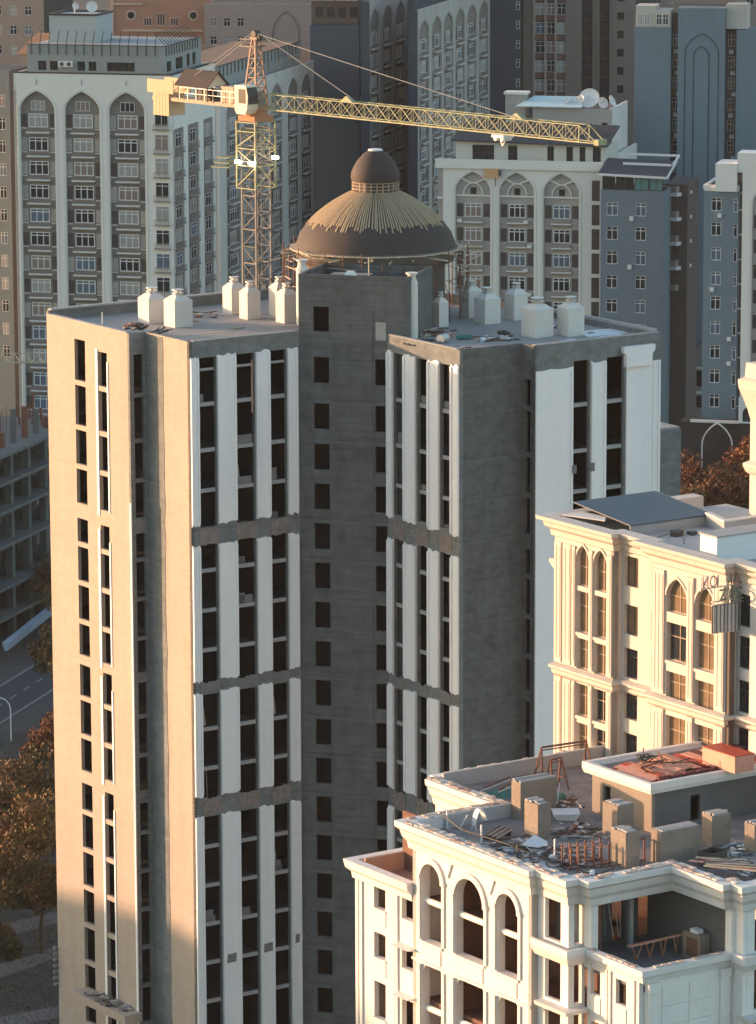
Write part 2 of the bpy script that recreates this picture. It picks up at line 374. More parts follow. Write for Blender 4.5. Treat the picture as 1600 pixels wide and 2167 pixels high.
for i_ in range(46):                                     # odd block walls, props and boards left inside the open storeys
    F, cols = random.choice(((FA, ca), (FA, ca), (FR, cr), (FW, cw))); ua, ub = random.choice(cols); f = random.choice(FLOORS[:14]); k_ = random.random()
    if k_ < .4: MB().fbox(F, ua + .02, ua + (ub - ua) * random.uniform(.35, .98), f + .1, f + random.uniform(.5, 1.1), -.36, -.5).build('block_course', BAND, tower)
    elif k_ < .75:
        u = random.uniform(ua + .2, ub - .3); MB().beam(F.p(u, f + .1, -.8), F.p(u + random.uniform(-.2, .2), f + 2.9, -.8), .09).build('steel_prop', mat('dull steel prop', (.22, .17, .14), var=.2), tower)
    else: MB().hexa([F.p(ua + .2, f + .1, -.9), F.p(ua + .9, f + .1, -.9), F.p(ua + .9, f + .1, -1.0), F.p(ua + .2, f + .1, -1.0), F.p(ua + .2, f + 1.6, -1.2), F.p(ua + .9, f + 1.6, -1.2), F.p(ua + .9, f + 1.6, -1.3), F.p(ua + .2, f + 1.6, -1.3)]).build('leaning_board', mat('pale leaning board', (.34, .31, .27), var=.15), tower)
for u, w_ in ((.86, 1.6), (4.5, 1.7), (7.8, 1.5)): MB().fbox(FA, u, u + w_, 61.9, 62.1, -.2, -.3).build('lintel_beam', SLAB, tower)
FOOT = [(0.35, 0.35), (10.75, 0.35), (15.8, -5.7), (15.8, -15.8), (21.95, -15.8), (21.95, -17.45), (34.1, -17.45), (34.1, 3.0), (27.3, 20.1), (-1.2, 20.1), (-1.2, 7.2), (0.35, 7.2)]
for f in FLOORS[:-1]:
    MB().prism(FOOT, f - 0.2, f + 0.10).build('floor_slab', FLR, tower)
    for F, cols in ((FA, ca), (FR, cr), (FW, cw)):
        for ua, ub in cols: MB().fbox(F, ua - 0.0, ub + 0.0, f - 0.24, f + 0.08, -0.20, -0.349).build('slab_edge', SLAB, tower)
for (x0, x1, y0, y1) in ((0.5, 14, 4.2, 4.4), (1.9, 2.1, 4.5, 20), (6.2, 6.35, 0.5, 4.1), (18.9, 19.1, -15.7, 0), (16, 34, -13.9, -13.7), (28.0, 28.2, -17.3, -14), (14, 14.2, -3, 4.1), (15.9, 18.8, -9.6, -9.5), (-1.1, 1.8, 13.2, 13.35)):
    MB().box(x0, x1, y0, y1, 0.2, 63.3).build('partition_wall', INNER, tower)  # near-black walls added so the openings look dark inside
b = MB(); b.prism(FOOT, 63.5, 63.92); b.build('roof_deck', DECK, tower)
for F, u0, u1, za, zb, d0, d1 in ((FB_, 0.0, 13.3, .002, .09, .05, -.4), (FA, 0.4, 10.4, .002, .07, .04, -.36), (FW, 0.1, 12.7, .002, .08, .04, -.38), (FR, 0.2, 9.9, .002, .06, .04, -.36), (FE, 0.5, 20, .002, .25, .04, -.36), (Fc((17, 20.5), (-1, 0)), 0, 18.4, .352, .5, .1, -.5)):
    MB().fbox(F, u0, u1, ZR + za, ZR + zb, d0, d1).build('parapet_coping', SLAB, tower)
# vent shafts
def vent(x, y, s=1.55, h=2.75, z=63.9, rz=0.0):
    k = s / 2
    def body(m_):
        m_.box(-k, k, -k, k, 0, h)
        t = k * 0.5; m_.add([(-k - .04, -k - .04, h), (k + .04, -k - .04, h), (k + .04, k + .04, h), (-k - .04, k + .04, h), (-t, -t, h + .42), (t, -t, h + .42), (t, t, h + .42), (-t, t, h + .42)], [(0, 3, 2, 1), (4, 5, 6, 7), (0, 1, 5, 4), (1, 2, 6, 5), (2, 3, 7, 6), (3, 0, 4, 7)])
    def cap(m_):
        m_.cyl((0, 0, h + .4), (0, 0, h + .58), k * .46, 14); m_.cyl((0, 0, h + .86), (0, 0, h + .93), k * .58, 14); m_.cyl((0, 0, h + .58), (0, 0, h + .64), k * .58, 14); m_.cyl((0, 0, h + .6), (0, 0, h + .88), k * .22, 8)
        for a in range(4): m_.beam((cos(a * pi / 2) * k * .4, sin(a * pi / 2) * k * .4, h + .6), (cos(a * pi / 2) * k * .4, sin(a * pi / 2) * k * .4, h + .9), 0.05)
    o = put('vent_shaft', unit(('vent_shaft', s, h), body, SHAFT), tower, (x, y, z), rz)
    put('vent_cap', unit(('vent_cap', s, h), cap, GALV), o)
for x, y, s, h in ((5.15, 14.3, 1.75, 2.05), (5.7, 11.0, 1.75, 2.2), (13.7, 14.9, 1.45, 2.2), (13.0, 11.3, 1.3, 2.25), (16.1, 11.5, 1.3, 2.4), (14.4, 7.7, 1.35, 2.4),
                   (23.6, -1.8, 0.95, 2.0), (28.9, 1.3, 1.4, 2.2), (27.9, -2.5, 1.6, 2.1), (31.1, -2.2, 1.4, 2.2), (26.9, -11.0, 1.9, 2.3), (29.5, -12.1, 1.6, 2.3)):
    vent(x, y, s, h)
def pipe(m_):
    m_.cyl((0, 0, 0), (0, 0, 4.6), 0.5, 14); m_.cyl((0, 0, 4.6), (0, 0, 4.9), 0.5, 14, 0.36); m_.cyl((0, 0, 4.9), (0, 0, 5.25), 0.34, 14); m_.cyl((0, 0, 5.3), (0, 0, 5.42), 0.5, 14)
put('flue_pipe', unit('flue_pipe', pipe, SHAFT), tower, (17.55, -6.35, 64.0)); put('flue_pipe', UNITS['flue_pipe'], tower, (12.2, 1.9, 64.6))
# core top clutter
def skyl(m_): m_.add([(-.85, -.6, 0), (.85, -.6, 0), (.85, .6, 0), (-.85, .6, 0), (-.28, -.2, 1.1), (.28, -.2, 1.1), (.28, .2, 1.1), (-.28, .2, 1.1)], [(0, 3, 2, 1), (4, 5, 6, 7), (0, 1, 5, 4), (1, 2, 6, 5), (2, 3, 7, 6), (3, 0, 4, 7)])
put('skylight', unit('skylight', skyl, mat('pale blue sheet', (0.55, 0.66, 0.66), var=0.05)), tower, (14.0, -2.6, 68.3), radians(-50))

# ---- dome
DC = (23.0, 7.0)
DOME = mat('dark bitumen shell', (0.055, 0.044, 0.041), rough=0.75, var=0.16, scale=0.5, bump=0.35, vstreak=0.05)
prof = [(6.85, 69.85), (6.72, 70.25), (6.45, 71.0), (5.75, 71.9), (4.85, 72.75), (3.8, 73.5), (2.7, 74.15), (1.95, 74.5)]
MB().lathe(DC, prof, 72).build('dome_shell', DOME, tower, True)
MB().lathe(DC, [(5.9, 63.9), (5.9, 68.4), (6.6, 68.6), (6.95, 69.3), (7.0, 69.8), (6.75, 69.86)], 72).build('dome_drum', mat('drum render', (0.13, 0.11, 0.10), var=0.2, bump=0.3), tower, True)
bulb = [(2.02, 75.35), (2.1, 75.7), (2.05, 76.1), (1.85, 76.6), (1.52, 77.15), (1.1, 77.6), (0.6, 77.95)]
MB().lathe(DC, bulb, 40).build('lantern_dome', DOME, tower, True)
MB().lathe(DC, [(0.62, 77.9), (0.62, 78.06), (0.0, 78.1)], 20).build('lantern_cap', WHITE, tower)
q = MB()
for i in range(24):
    a = 2 * pi * i / 24; c_ = (DC[0] + 1.95 * cos(a), DC[1] + 1.95 * sin(a)); q.beam((*c_, 74.4), (*c_, 75.4), 0.09)
for z in (74.75, 75.05, 75.32): q.lathe(DC, [(1.9, z - .04), (2.02, z - .04), (2.02, z + .04), (1.9, z + .04), (1.9, z - .04)], 24)
q.build('lantern_lattice', mat('weathered timber', (0.33, 0.25, 0.19), var=0.2, scale=2), tower)
MB().lathe(DC, [(1.5, 74.3), (1.5, 75.6)], 20).build('lantern_core', STEEL_D, tower)
# radial battens over the upper shell, ragged lower ends
BAT = mat('raw battens', (0.40, 0.31, 0.20), var=0.22, scale=1.5)
def dz(r):
    for (r0, z0), (r1, z1) in zip(prof, prof[1:]):
        if r1 <= r <= r0: return z0 + (z1 - z0) * (r0 - r) / (r0 - r1)
    return prof[-1][1]
bats = []
for k in range(4):
    q = MB(); r_end = 5.6 + 0.13 * k; rs = [2.0 + (r_end - 2.0) * i / 6 for i in range(7)]
    for r0, r1 in zip(rs, rs[1:]):
        w0, w1 = 0.0105 * r0, 0.0105 * r1; h0, h1 = 0.07, 0.07
        q.hexa([(r0, -w0, dz(r0)), (r1, -w1, dz(r1)), (r1, w1, dz(r1)), (r0, w0, dz(r0)), (r0, -w0, dz(r0) + h0), (r1, -w1, dz(r1) + h1), (r1, w1, dz(r1) + h1), (r0, w0, dz(r0) + h0)])
    bats.append(q.mesh('batten', BAT))
NB = 150
for i in range(NB):
    put('batten', random.choice(bats), tower, (DC[0], DC[1], 0.02), 2 * pi * i / NB + random.uniform(-0.008, 0.008))
# scaffold ring round the dome foot
for i in range(40):
    a = 2 * pi * i / 40; a2 = 2 * pi * (i + 1) / 40; R_ = 7.2
    MB().beam((DC[0] + R_ * cos(a - .02), DC[1] + R_ * sin(a - .02), 69.72), (DC[0] + R_ * cos(a2 + .02), DC[1] + R_ * sin(a2 + .02), 69.72 + random.uniform(-.05, .05)), 0.3, 0.07).build('scaffold_plank', TIMBER, tower)
for i in range(34):
    a = random.uniform(0, 2 * pi); a = 2 * pi * i / 34 + random.uniform(-.05, .05)
    r0, r1 = 5.9, random.uniform(7.6, 9.0) if random.random() < .5 else random.uniform(7.5, 8.0); t = random.uniform(-.35, .35)
    MB().beam((DC[0] + r0 * cos(a), DC[1] + r0 * sin(a), 69.5), (DC[0] + r1 * cos(a + t * .4), DC[1] + r1 * sin(a + t * .4), 69.5 + random.uniform(-.25, .3)), 0.1, 0.1).build('outrigger', TIMBER, tower)
for i in range(30):                                          # tube scaffold standing round the drum
    a = 2 * pi * i / 30; R_ = 7.9; x, y = DC[0] + R_ * cos(a), DC[1] + R_ * sin(a)
    MB().cyl((x, y, 63.9), (x + random.uniform(-.1, .1), y + random.uniform(-.1, .1), random.uniform(69.0, 70.4)), 0.045, 6).build('scaffold_tube', RUST, tower)
    a2 = 2 * pi * (i + 1) / 30
    for z in (65.6, 67.4, 69.1):
        if random.random() < .75: MB().cyl((x, y, z + random.uniform(-.1, .1)), (DC[0] + R_ * cos(a2), DC[1] + R_ * sin(a2), z + random.uniform(-.2, .2)), 0.035, 6).build('scaffold_tube', RUST, tower)
    if random.random() < .5: MB().cyl((x, y, 64.2), (DC[0] + R_ * cos(a2), DC[1] + R_ * sin(a2), 67.2), 0.035, 6).build('scaffold_tube', RUST, tower)
for i in range(26):
    a = random.uniform(2.5, 4.3) if i < 16 else random.uniform(-1.2, 0.3); z = random.uniform(66, 70); r0 = random.uniform(7.4, 8.2); x, y = DC[0] + r0 * cos(a), DC[1] + r0 * sin(a); l = random.uniform(2, 3.6); t = a + pi / 2 + random.uniform(-.5, .5)
    MB().beam((x, y, z), (x + l * cos(t), y + l * sin(t), z + random.uniform(-.2, .2)), 0.14, 0.05).build('scaffold_plank', TIMBER, tower)
# ================================================================== TOWER CRANE
CX, CY, CJ = -10.58, 372.0, -47.5
crane = thing('tower_crane', 'yellow lattice tower crane with long jib standing behind the dome', 'crane', (CX, CY, 0), CJ)
YEL = mat('weathered crane yellow', (0.33, 0.33, 0.17), rough=0.55, var=0.22, scale=1.2, tint=(0.25, 0.26, 0.16))
MAST = mat('grimy crane mast', (0.165, 0.15, 0.135), rough=0.6, var=0.22, scale=1.0)
def rot2(x, y, a): return (x * cos(a) - y * sin(a), x * sin(a) + y * cos(a))
MR = radians(2)                                             # the mast keeps its own orientation
def mcorner(i, h): return rot2(*[(-h, -h), (h, -h), (h, h), (-h, h)][i % 4], MR)
hm = 0.88
for k in range(26):                                         # mast sections
    z0, z1 = 1.2 + k * 2.98, 1.2 + (k + 1) * 2.98
    if z1 < 55: continue
    q = MB()
    for i in range(4):
        a, c = mcorner(i, hm), mcorner(i + 1, hm)
        q.beam((*a, z0), (*a, z1), 0.13); q.beam((*a, z0 + .05), (*c, z0 + .05), 0.07)
        for t in range(2):
            za, zb = z0 + t * 1.49, z0 + (t + 1) * 1.49
            (q.beam((*a, za), (*c, zb), 0.06) if (t + k) % 2 else q.beam((*c, za), (*a, zb), 0.06))
            q.beam((*a, zb), (*c, zb), 0.05)
    q.beam((0.5, -0.3, z0), (0.5, -0.3, z1), 0.05); q.beam((0.5, 0.15, z0), (0.5, 0.15, z1), 0.05)
    for t in range(7): q.beam((0.5, -0.3, z0 + .2 + t * .42), (0.5, 0.15, z0 + .2 + t * .42), 0.035)
    q.build('mast_section', MAST, crane)
q = MB()
for i in range(4): a = mcorner(i, hm); q.beam((*a, 0), (*a, 55), 0.17)
for k in range(18):
    for i in range(4): q.beam((*mcorner(i, hm), k * 3), (*mcorner(i + 1, hm), k * 3 + 3), 0.075)
q.box(-2.5, 2.5, -2.5, 2.5, 0, 1.0); q.build('mast_base', MAST, crane)
q = MB(); hc = 1.2                                         # climbing cage
for i in range(4):
    a, c = mcorner(i, hc), mcorner(i + 1, hc)
    q.beam((*a, 73.35), (*a, 79.3), 0.12)
    for z in (73.4, 75.4, 76.9, 78.4, 79.2): q.beam((*a, z), (*c, z), 0.08)
    for za, zb in ((73.5, 75.3), (77.0, 78.3)): q.beam((*a, za), (*c, zb), 0.09)
    q.beam((*c, 75.5), (*a, 76.8), 0.09)
q.build('climbing_cage', YEL, crane)
for z, l in ((75.15, 1.9), (75.55, 1.6), (76.0, 1.3)):      # cage platform with guard rails
    q = MB(); a, c = mcorner(3, hc + .5), mcorner(0, hc + .5)
    d_ = rot2(-1, -0.2, MR); q.beam((a[0] + d_[0] * l, a[1] + d_[1] * l, z), (c[0] + d_[0] * .3, c[1] + d_[1] * .3, z), 0.09); q.beam((*a, z), (a[0] + d_[0] * l, a[1] + d_[1] * l, z), 0.09)
    q.beam((*c, z), (c[0] + d_[0] * l, c[1] + d_[1] * l, z), 0.09); q.beam((a[0] + d_[0] * l, a[1] + d_[1] * l, z), (c[0] + d_[0] * l, c[1] + d_[1] * l, z), .08)
    q.build('platform_rail', YEL, crane)
q = MB(); q.box(-1.1, 1.1, -1.1, 1.1, 79.3, 79.75); q.cyl((0, 0, 79.75), (0, 0, 80.2), 1.05, 20); q.box(-1.2, 1.0, -0.75, 0.75, 80.2, 80.6)
q.build('slewing_ring', mat('crane dull red', (0.40, 0.20, 0.11), var=0.2), crane)  # one even reddish colour
# operator's cab beside the mast foot of the jib
CAB = mat('cream cab paint', (0.66, 0.58, 0.43), rough=0.45, var=0.06)
q = MB(); q.fprism(Fc((-0.55, -1.95), (1, 0)), [(0, 80.35), (.25, 80.0), (1.35, 80.0), (1.65, 80.5), (1.75, 81.6), (1.5, 82.5), (0.0, 82.5)], 0, -1.25)
cab = q.build('cab', CAB, crane)
MB().fbox(Fc((-0.55, -1.95), (1, 0)), 0.55, 1.45, 80.95, 82.2, 0.004, 0.03).build('cab_window', STEEL_D, cab)
MB().hexa([(1.23, -1.88, 80.9), (1.26, -1.88, 81.6), (1.26, -.78, 81.6), (1.23, -.78, 80.9), (1.04, -1.88, 82.35), (1.30, -1.88, 81.6), (1.30, -.78, 81.6), (1.04, -.78, 82.35)]).build('windscreen', STEEL_D, cab)
# apex tower head
q = MB(); top = (0.1, 0, 87.0)
for sx in (-0.85, 0.85):
    for sy in (-0.72, 0.72):
        q.beam((sx, sy, 80.6), (sx * .25 + .1, sy * .32, 86.4), 0.15)
for k in range(7):
    f0, f1 = k / 7, (k + 1) / 7
    P_ = lambda sx, sy, f: (sx * (1 - .75 * f) + .1 * f, sy * (1 - .68 * f), 80.6 + 5.8 * f)
    for sa, sb in (((-.85, -.72), (.85, -.72)), ((-.85, .72), (.85, .72)), ((-.85, -.72), (-.85, .72)), ((.85, -.72), (.85, .72))):
        q.beam(P_(*sa, f0), P_(*sb, f1), 0.07); q.beam(P_(*sa, f1), P_(*sb, f1), 0.07)
q.box(-.35, .55, -.3, .3, 86.4, 86.6); q.build('apex_frame', mat('sunlit rust red steel', (0.27, 0.18, 0.135), var=0.2, rough=.6), crane)  # one even rust red colour
q = MB(); q.cyl((.1, -.3, 86.85), (.1, .3, 86.85), 0.32, 12); q.cyl((.55, -.2, 86.55), (.55, .2, 86.55), 0.25, 10); q.build('head_sheave', STEEL_D, crane)
q = MB()
for z in (85.8, 86.4): q.beam((-1.4, -.6, z), (.8, -.6, z), .08); q.beam((-1.4, .6, z), (.8, .6, z), .08); q.beam((-1.4, -.6, z), (-1.4, .6, z), .08)
q.box(-1.4, .6, -.6, .6, 85.72, 85.78); q.build('apex_platform', MAST, crane)
# jib: triangular lattice, one object per bay
JL, JH, JW, NBAY = 42.0, 1.32, 0.58, 26
J0 = 1.3; bl = (JL - 1.6 - J0) / NBAY
def jb(k): return J0 + k * bl
for k in range(NBAY):
    x0, x1 = jb(k), jb(k + 1); zb, zt = 80.45, 80.45 + JH
    q = MB()
    q.beam((x0, -JW, zt - 0.0), (x1, -JW, zt), .06); q.beam((x0, JW, zt), (x1, JW, zt), .06)
    q.beam((x0, -JW, zb), (x1, -JW, zb), .085, .10); q.beam((x0, JW, zb), (x1, JW, zb), .085, .10)
    for sy in (-JW, JW):
        q.beam((x0, sy, zb), (x0, sy, zt), .035); q.beam((x0, sy, zb), (x1, sy, zt), .035); q.beam((x0, sy, zt), (x1, sy, zb), .035)
    q.beam((x0, -JW, zt), (x0, JW, zt), .035); q.beam((x0, -JW, zb), (x0, JW, zb), .05); q.beam((x0, -JW, zb), (x1, JW, zb), .035); q.beam((x0, -JW, zt), (x1, JW, zt), .035)
    q.build('jib_bay', YEL, crane)
q = MB(); x0 = jb(NBAY)
for sy in (-JW, JW):
    q.beam((x0, sy, 80.45 + JH), (JL + .3, sy * .8, 80.5), .06); q.beam((x0, sy, 80.45), (JL + .3, sy * .8, 80.45), .09); q.beam((x0, sy, 80.45), (x0, sy, 80.45 + JH), .08)
q.box(JL, JL + .5, -.5, .5, 80.3, 80.75); q.build('jib_tip', YEL, crane)
q = MB(); q.box(30.3, 31.7, -.62, .62, 80.1, 80.34); q.cyl((30.6, -.5, 80.0), (30.6, .5, 80.0), .2, 8); q.cyl((31.4, -.5, 80.0), (31.4, .5, 80.0), .2, 8)
q.beam((30.6, 0, 80.0), (31.0, 0, 79.4), .08); q.beam((31.4, 0, 80.0), (31.0, 0, 79.4), .08); q.build('trolley', WHITE, crane)
# tie bars
TIE = mat('pale tie bar', (0.24, 0.24, 0.235), rough=.5, var=.05)
for a, c in (((.4, -.15, 86.9), (33.0, -.3, 81.85)), ((.4, .15, 86.9), (12.3, .3, 82.0)), ((-.2, .2, 86.9), (-10.5, .6, 81.2)), ((-.2, -.2, 86.9), (-10.5, -.6, 81.2))):
    MB().cyl(a, c, 0.035, 6).build('tie_bar', TIE, crane)
for x in (12.3, 33.0): MB().hexa([(x - .9, -.3, 81.77), (x + .6, -.3, 81.77), (x + .6, .3, 81.77), (x - .9, .3, 81.77), (x - .5, -.1, 82.2), (x - .3, -.1, 82.2), (x - .3, .1, 82.2), (x - .5, .1, 82.2)]).build('tie_lug', YEL, crane)
# counter jib with rails, winch house and ballast
CJM = mat('counter jib salmon', (0.36, 0.25, 0.18), rough=.55, var=.15)
q = MB()
for sy in (-.75, .75): q.beam((-1.0, sy, 80.5), (-13.2, sy, 80.5), .16, .3)
for k in range(9): q.beam((-1.2 - k * 1.45, -.75, 80.5), (-1.2 - k * 1.45, .75, 80.5), .1)
q.box(-12.8, -1.2, -.75, .75, 80.62, 80.68); q.build('counter_jib', CJM, crane)
for sy in (-.85, .85):
    q = MB(); q.beam((-1.2, sy, 81.7), (-9.4, sy, 81.7), .05); q.beam((-1.2, sy, 81.2), (-9.4, sy, 81.2), .04)
    for k in range(8): q.beam((-1.3 - k * 1.15, sy, 80.6), (-1.3 - k * 1.15, sy, 81.7), .05)
    q.build('guard_rail', GALV, crane)
MB().box(-3.9, -2.2, -.65, .65, 80.7, 82.1).build('control_cabinet', CJM, crane)
MB().box(-2.0, -1.3, -.5, .5, 80.7, 81.5).build('control_cabinet', CJM, crane)
q = MB(); q.cyl((-6.2, -.55, 81.3), (-6.2, .55, 81.3), .42, 14); q.box(-7.0, -5.4, -.6, .6, 80.7, 80.95); q.box(-7.4, -6.8, -.4, .4, 80.9, 81.5); q.build('winch', STEEL_D, crane)
for x in (-5.2, -9.2): MB().fprism(Fc((x, -1.15), (0, 1)), [(0, 82.0), (2.3, 82.0), (1.15, 83.15)], 0, 0.06).build('winch_house_gable', mat('cream sheet', (0.6, 0.52, 0.38), var=.08), crane)
q = MB(); q.hexa([(-9.5, -1.35, 81.85), (-4.9, -1.35, 81.85), (-4.9, 0, 83.2), (-9.5, 0, 83.2), (-9.5, -1.35, 81.93), (-4.9, -1.35, 81.93), (-4.9, 0, 83.28), (-9.5, 0, 83.28)])
q.hexa([(-9.5, 0, 83.2), (-4.9, 0, 83.2), (-4.9, 1.35, 81.85), (-9.5, 1.35, 81.85), (-9.5, 0, 83.28), (-4.9, 0, 83.28), (-4.9, 1.35, 81.93), (-9.5, 1.35, 81.93)])
for x in (-9.2, -5.2):
    for sy in (-1.1, 1.1): q.beam((x, sy, 80.6), (x, sy, 81.9), .07)
q.build('winch_house_roof', mat('dark roofing felt', (0.05, 0.043, 0.04), var=.2), crane)
BAL = mat('sandy ballast', (0.52, 0.41, 0.27), var=.08)
for k in range(5): MB().box(-12.9 + k * .44, -12.9 + k * .44 + .40, -.95, .95, 79.0, 81.0).build('counterweight', BAL, crane)
MB().box(-13.6, -10.0, -1.05, -.97, 81.0, 82.2).build('ballast_board', BAL, crane); MB().box(-13.6, -10.0, .97, 1.05, 81.0, 82.2).build('ballast_board', BAL, crane)
LAMP = mat('lit work lamp', (0.9, 0.9, 0.85), emit=((1.0, 0.96, 0.85), 8.0))
for x, y, z in ((-.55, -1.6, 75.75), (1.15, -1.5, 75.75), (2.2, .3, 76.2)):
    MB().box(x - .32, x + .32, y - .12, y + .12, z - .13, z + .13).build('work_lamp', LAMP, crane)
    MB().beam((x * .6, y * .6, z - .25), (x, y, z - .15), .06).build('lamp_bracket', MAST, crane)
# ================================================================== CREAM BUILDING UNDER CONSTRUCTION (front right)
KX, KY = 0.6, 268.0
front = thing('unfinished_cream_building', 'cream arched building with debris strewn over its open flat roof', 'building', (KX, KY, 0), 34.0)
CREAM = mat('cream stone cladding', (0.655, 0.63, 0.60), rough=.7, var=.06, scale=.4, vstreak=.07, mottle=.05, joint=(36.3, .84, .06))
CREAM2 = mat('pale stone cladding', (0.72, 0.70, 0.66), rough=.7, var=.06, scale=.5, hstreak=.03, vstreak=.06, mottle=.05, joint=(38.05, 1.22, .08))
BRK = mat('inner brickwork', (0.17, 0.085, 0.06), var=.3, scale=1.6, bump=.4)
ROOFD = mat('littered roof screed', (0.155, 0.15, 0.155), var=.35, scale=.7, bump=.5, tint=(.26, .235, .22), mottle=.25)
LM = mat('sandy block shaft', (0.23, 0.19, 0.155), var=.16, scale=.9, bump=.4, mottle=.1, block=.12)
PW = [(8.6, 7.0), (8.6, -1.5), (.9, -1.5), (.9, -14.6), (1.4, -14.6), (1.4, -17.8), (2.4, -17.8), (2.4, -18.8), (8.8, -18.8), (8.8, -24.0), (9.4, -24.0), (9.4, -25.1), (26, -25.1)]
# walls
FP1 = Fc((8.6, 7.0), (0, -1)); FP2 = Fc((8.6, -1.5), (-1, 0)); FP3 = Fc((.9, -1.5), (0, -1)); FP4 = Fc((.9, -14.6), (1, 0)); FP5 = Fc((1.4, -14.6), (0, -1))
def uy(F, y): return F.o[1] - y
MB().wall(FP1, 0, 8.5, 30, 42.6, 0, .4).build('wall', CREAM, front)
MB().wall(FP2, .01, 7.7, 30, 42.6, 0, .4).build('wall', CREAM, front)
ar = [(2.5, 4.8, 36.35, 40.55, 41.7), (6.3, 9.5, 36.35, 40.1, 41.7), (10.9, 13.2, 36.35, 40.55, 41.7)]
ar = [(a - 1.5, b_ - 1.5, c, d_, e_) for a, b_, c, d_, e_ in ar]
lowr = [(a, b_, 29.6, 34.75) for a, b_, c, d_, e_ in ar] + [(a, b_, 22.9, 28.0) for a, b_, c, d_, e_ in ar]
MB().wall(FP3, 0.0, 13.1, 0, 42.6, 0, .64, lowr, [a + ('round',) for a in ar]).build('wall', CREAM, front)
for a in ar:
    MB().arch_band(FP3, a[0], a[1], a[3], a[4], .34, .002, .16).build('arch_moulding', CREAM, front)
    MB().fbox(FP3, a[0] - .12, a[1] + .12, 36.15, 36.35, .002, .12).build('sill', CREAM, front)
    MB().fbox(FP3, a[0] + .1, a[1] - .1, 35.05, 36.1, .002, .06).build('spandrel_panel', CREAM, front)
    for z in (38.95, 31.7):
        MB().cyl(FP3.p(a[0] + .02, z, -.42), FP3.p(a[1] - .02, z, -.42), .21, 8).build('cross_beam', CREAM2, front)
    for u in (a[0] - .36, a[1] + .08):
        MB().fbox(FP3, u, u + .28, 36.4, a[3], .002, .12).build('pilaster', CREAM, front)
        MB().fbox(FP3, u, u + .28, 24.0, 34.7, .002, .12).build('pilaster', CREAM, front)
        MB().fbox(FP3, u - .05, u + .33, a[3], a[3] + .25, .002, .2).build('capital', CREAM, front)
    MB().fprism(FP3, [(a[0] + .0, 34.75), (a[0] + .35, 34.75), (a[0], 34.2)], -.1, -.5).build('bracket', CREAM, front)
    MB().fprism(FP3, [(a[1] - .35, 34.75), (a[1], 34.75), (a[1], 34.2)][::1], -.1, -.5).build('bracket', CREAM, front)
for u in (4.05, 8.72):
    MB().fprism(FP3, [(u, 41.2), (u + .5, 42.3), (u - .5, 42.3)], .002, .12).build('fan_ornament', CREAM2, front)
MB().sweep([(.9, -1.5), (.9, -14.6)], [(0.002, 34.8), (.14, 34.85), (.14, 35.0), (0.002, 35.0)]).build('string_course', CREAM, front)
MB().wall(FP4, .0, .5, 0, 42.6, 0, .3).build('wall', CREAM2, front)
MB().wall(FP5, .0, 3.2, 0, 42.6, 0, .3, [(.75, 2.4, z, z + 2.85) for z in (39.6, 35.75, 32.4, 29.0)]).build('wall', CREAM2, front)
FP6 = Fc((1.4, -17.8), (1, 0)); FP7 = Fc((2.4, -17.8), (0, -1))
MB().wall(FP6, .3, 1.3, 0, 42.6, 0, .3, [(.45, 1.05, z, z + 2.85) for z in (39.6, 35.75, 32.4, 29.0)]).build('wall', CREAM2, front)
MB().box(2.4, 2.95, -18.8, -18.1, 38.2, 42.6).build('terrace_column', CREAM2, front)
# corner balconies
MB().sweep([(1.3, -14.7), (1.3, -18.0), (2.6, -18.0)], [(0, 38.35), (.25, 38.45), (.5, 38.9), (.6, 39.2), (.6, 39.55), (.35, 39.55), (.3, 38.6), (0, 38.6)]).build('balcony', CREAM, front)
for z in (35.3, 31.95): MB().sweep([(1.3, -15.2), (1.3, -17.9), (2.5, -17.9)], [(-.6, z), (.55, z), (.65, z + .28), (-.6, z + .28)]).build('balcony_slab', CREAM, front)
# roof cornice
PROF = [(0, 42.2), (.2, 42.3), (.28, 42.75), (.5, 43.05), (.62, 43.5), (.85, 43.7), (.88, 44.1), (-.15, 44.1), (-.2, 43.3), (0, 43.25)]
MB().sweep(PW, PROF).build('cornice', CREAM, front)
MB().sweep([(26, 7.2), (8.6, 7.2)], [(0.1, 42.4), (.3, 43.4), (.5, 43.7), (.5, 44.1), (-.25, 44.1), (-.25, 43.3), (0.1, 43.3)]).build('cornice', CREAM2, front)
MB().wall(Fc((8.6, -1.1), (1, 0)), -4.9, 0.1, 43.3, 44.0, 0, .25).build('inner_parapet', CREAM2, front)
MB().wall(Fc((3.2, -1.85), (1, 0)), 0, 5.4, 43.3, 44.2, 0, .2).build('inner_parapet', mat('pale blockwork', (.36, .37, .37), var=.12, scale=.8, bump=.3), front)
MB().wall(Fc((9.0, 6.6), (1, 0)), 0, 17, 43.3, 44.35, 0, .25).build('inner_parapet', MATS['pale blockwork'], front)
roofpoly = [(1.2, -1.8), (1.2, -14.4), (1.7, -14.4), (1.7, -17.5), (2.7, -17.5), (2.7, -18.55), (9.1, -18.55), (9.1, -23.7), (9.7, -23.7), (9.7, -24.8), (26, -24.8), (26, 6.8), (8.9, 6.8), (8.9, -1.8)]
MB().prism(roofpoly, 42.95, 43.3).build('roof_deck', ROOFD, front)
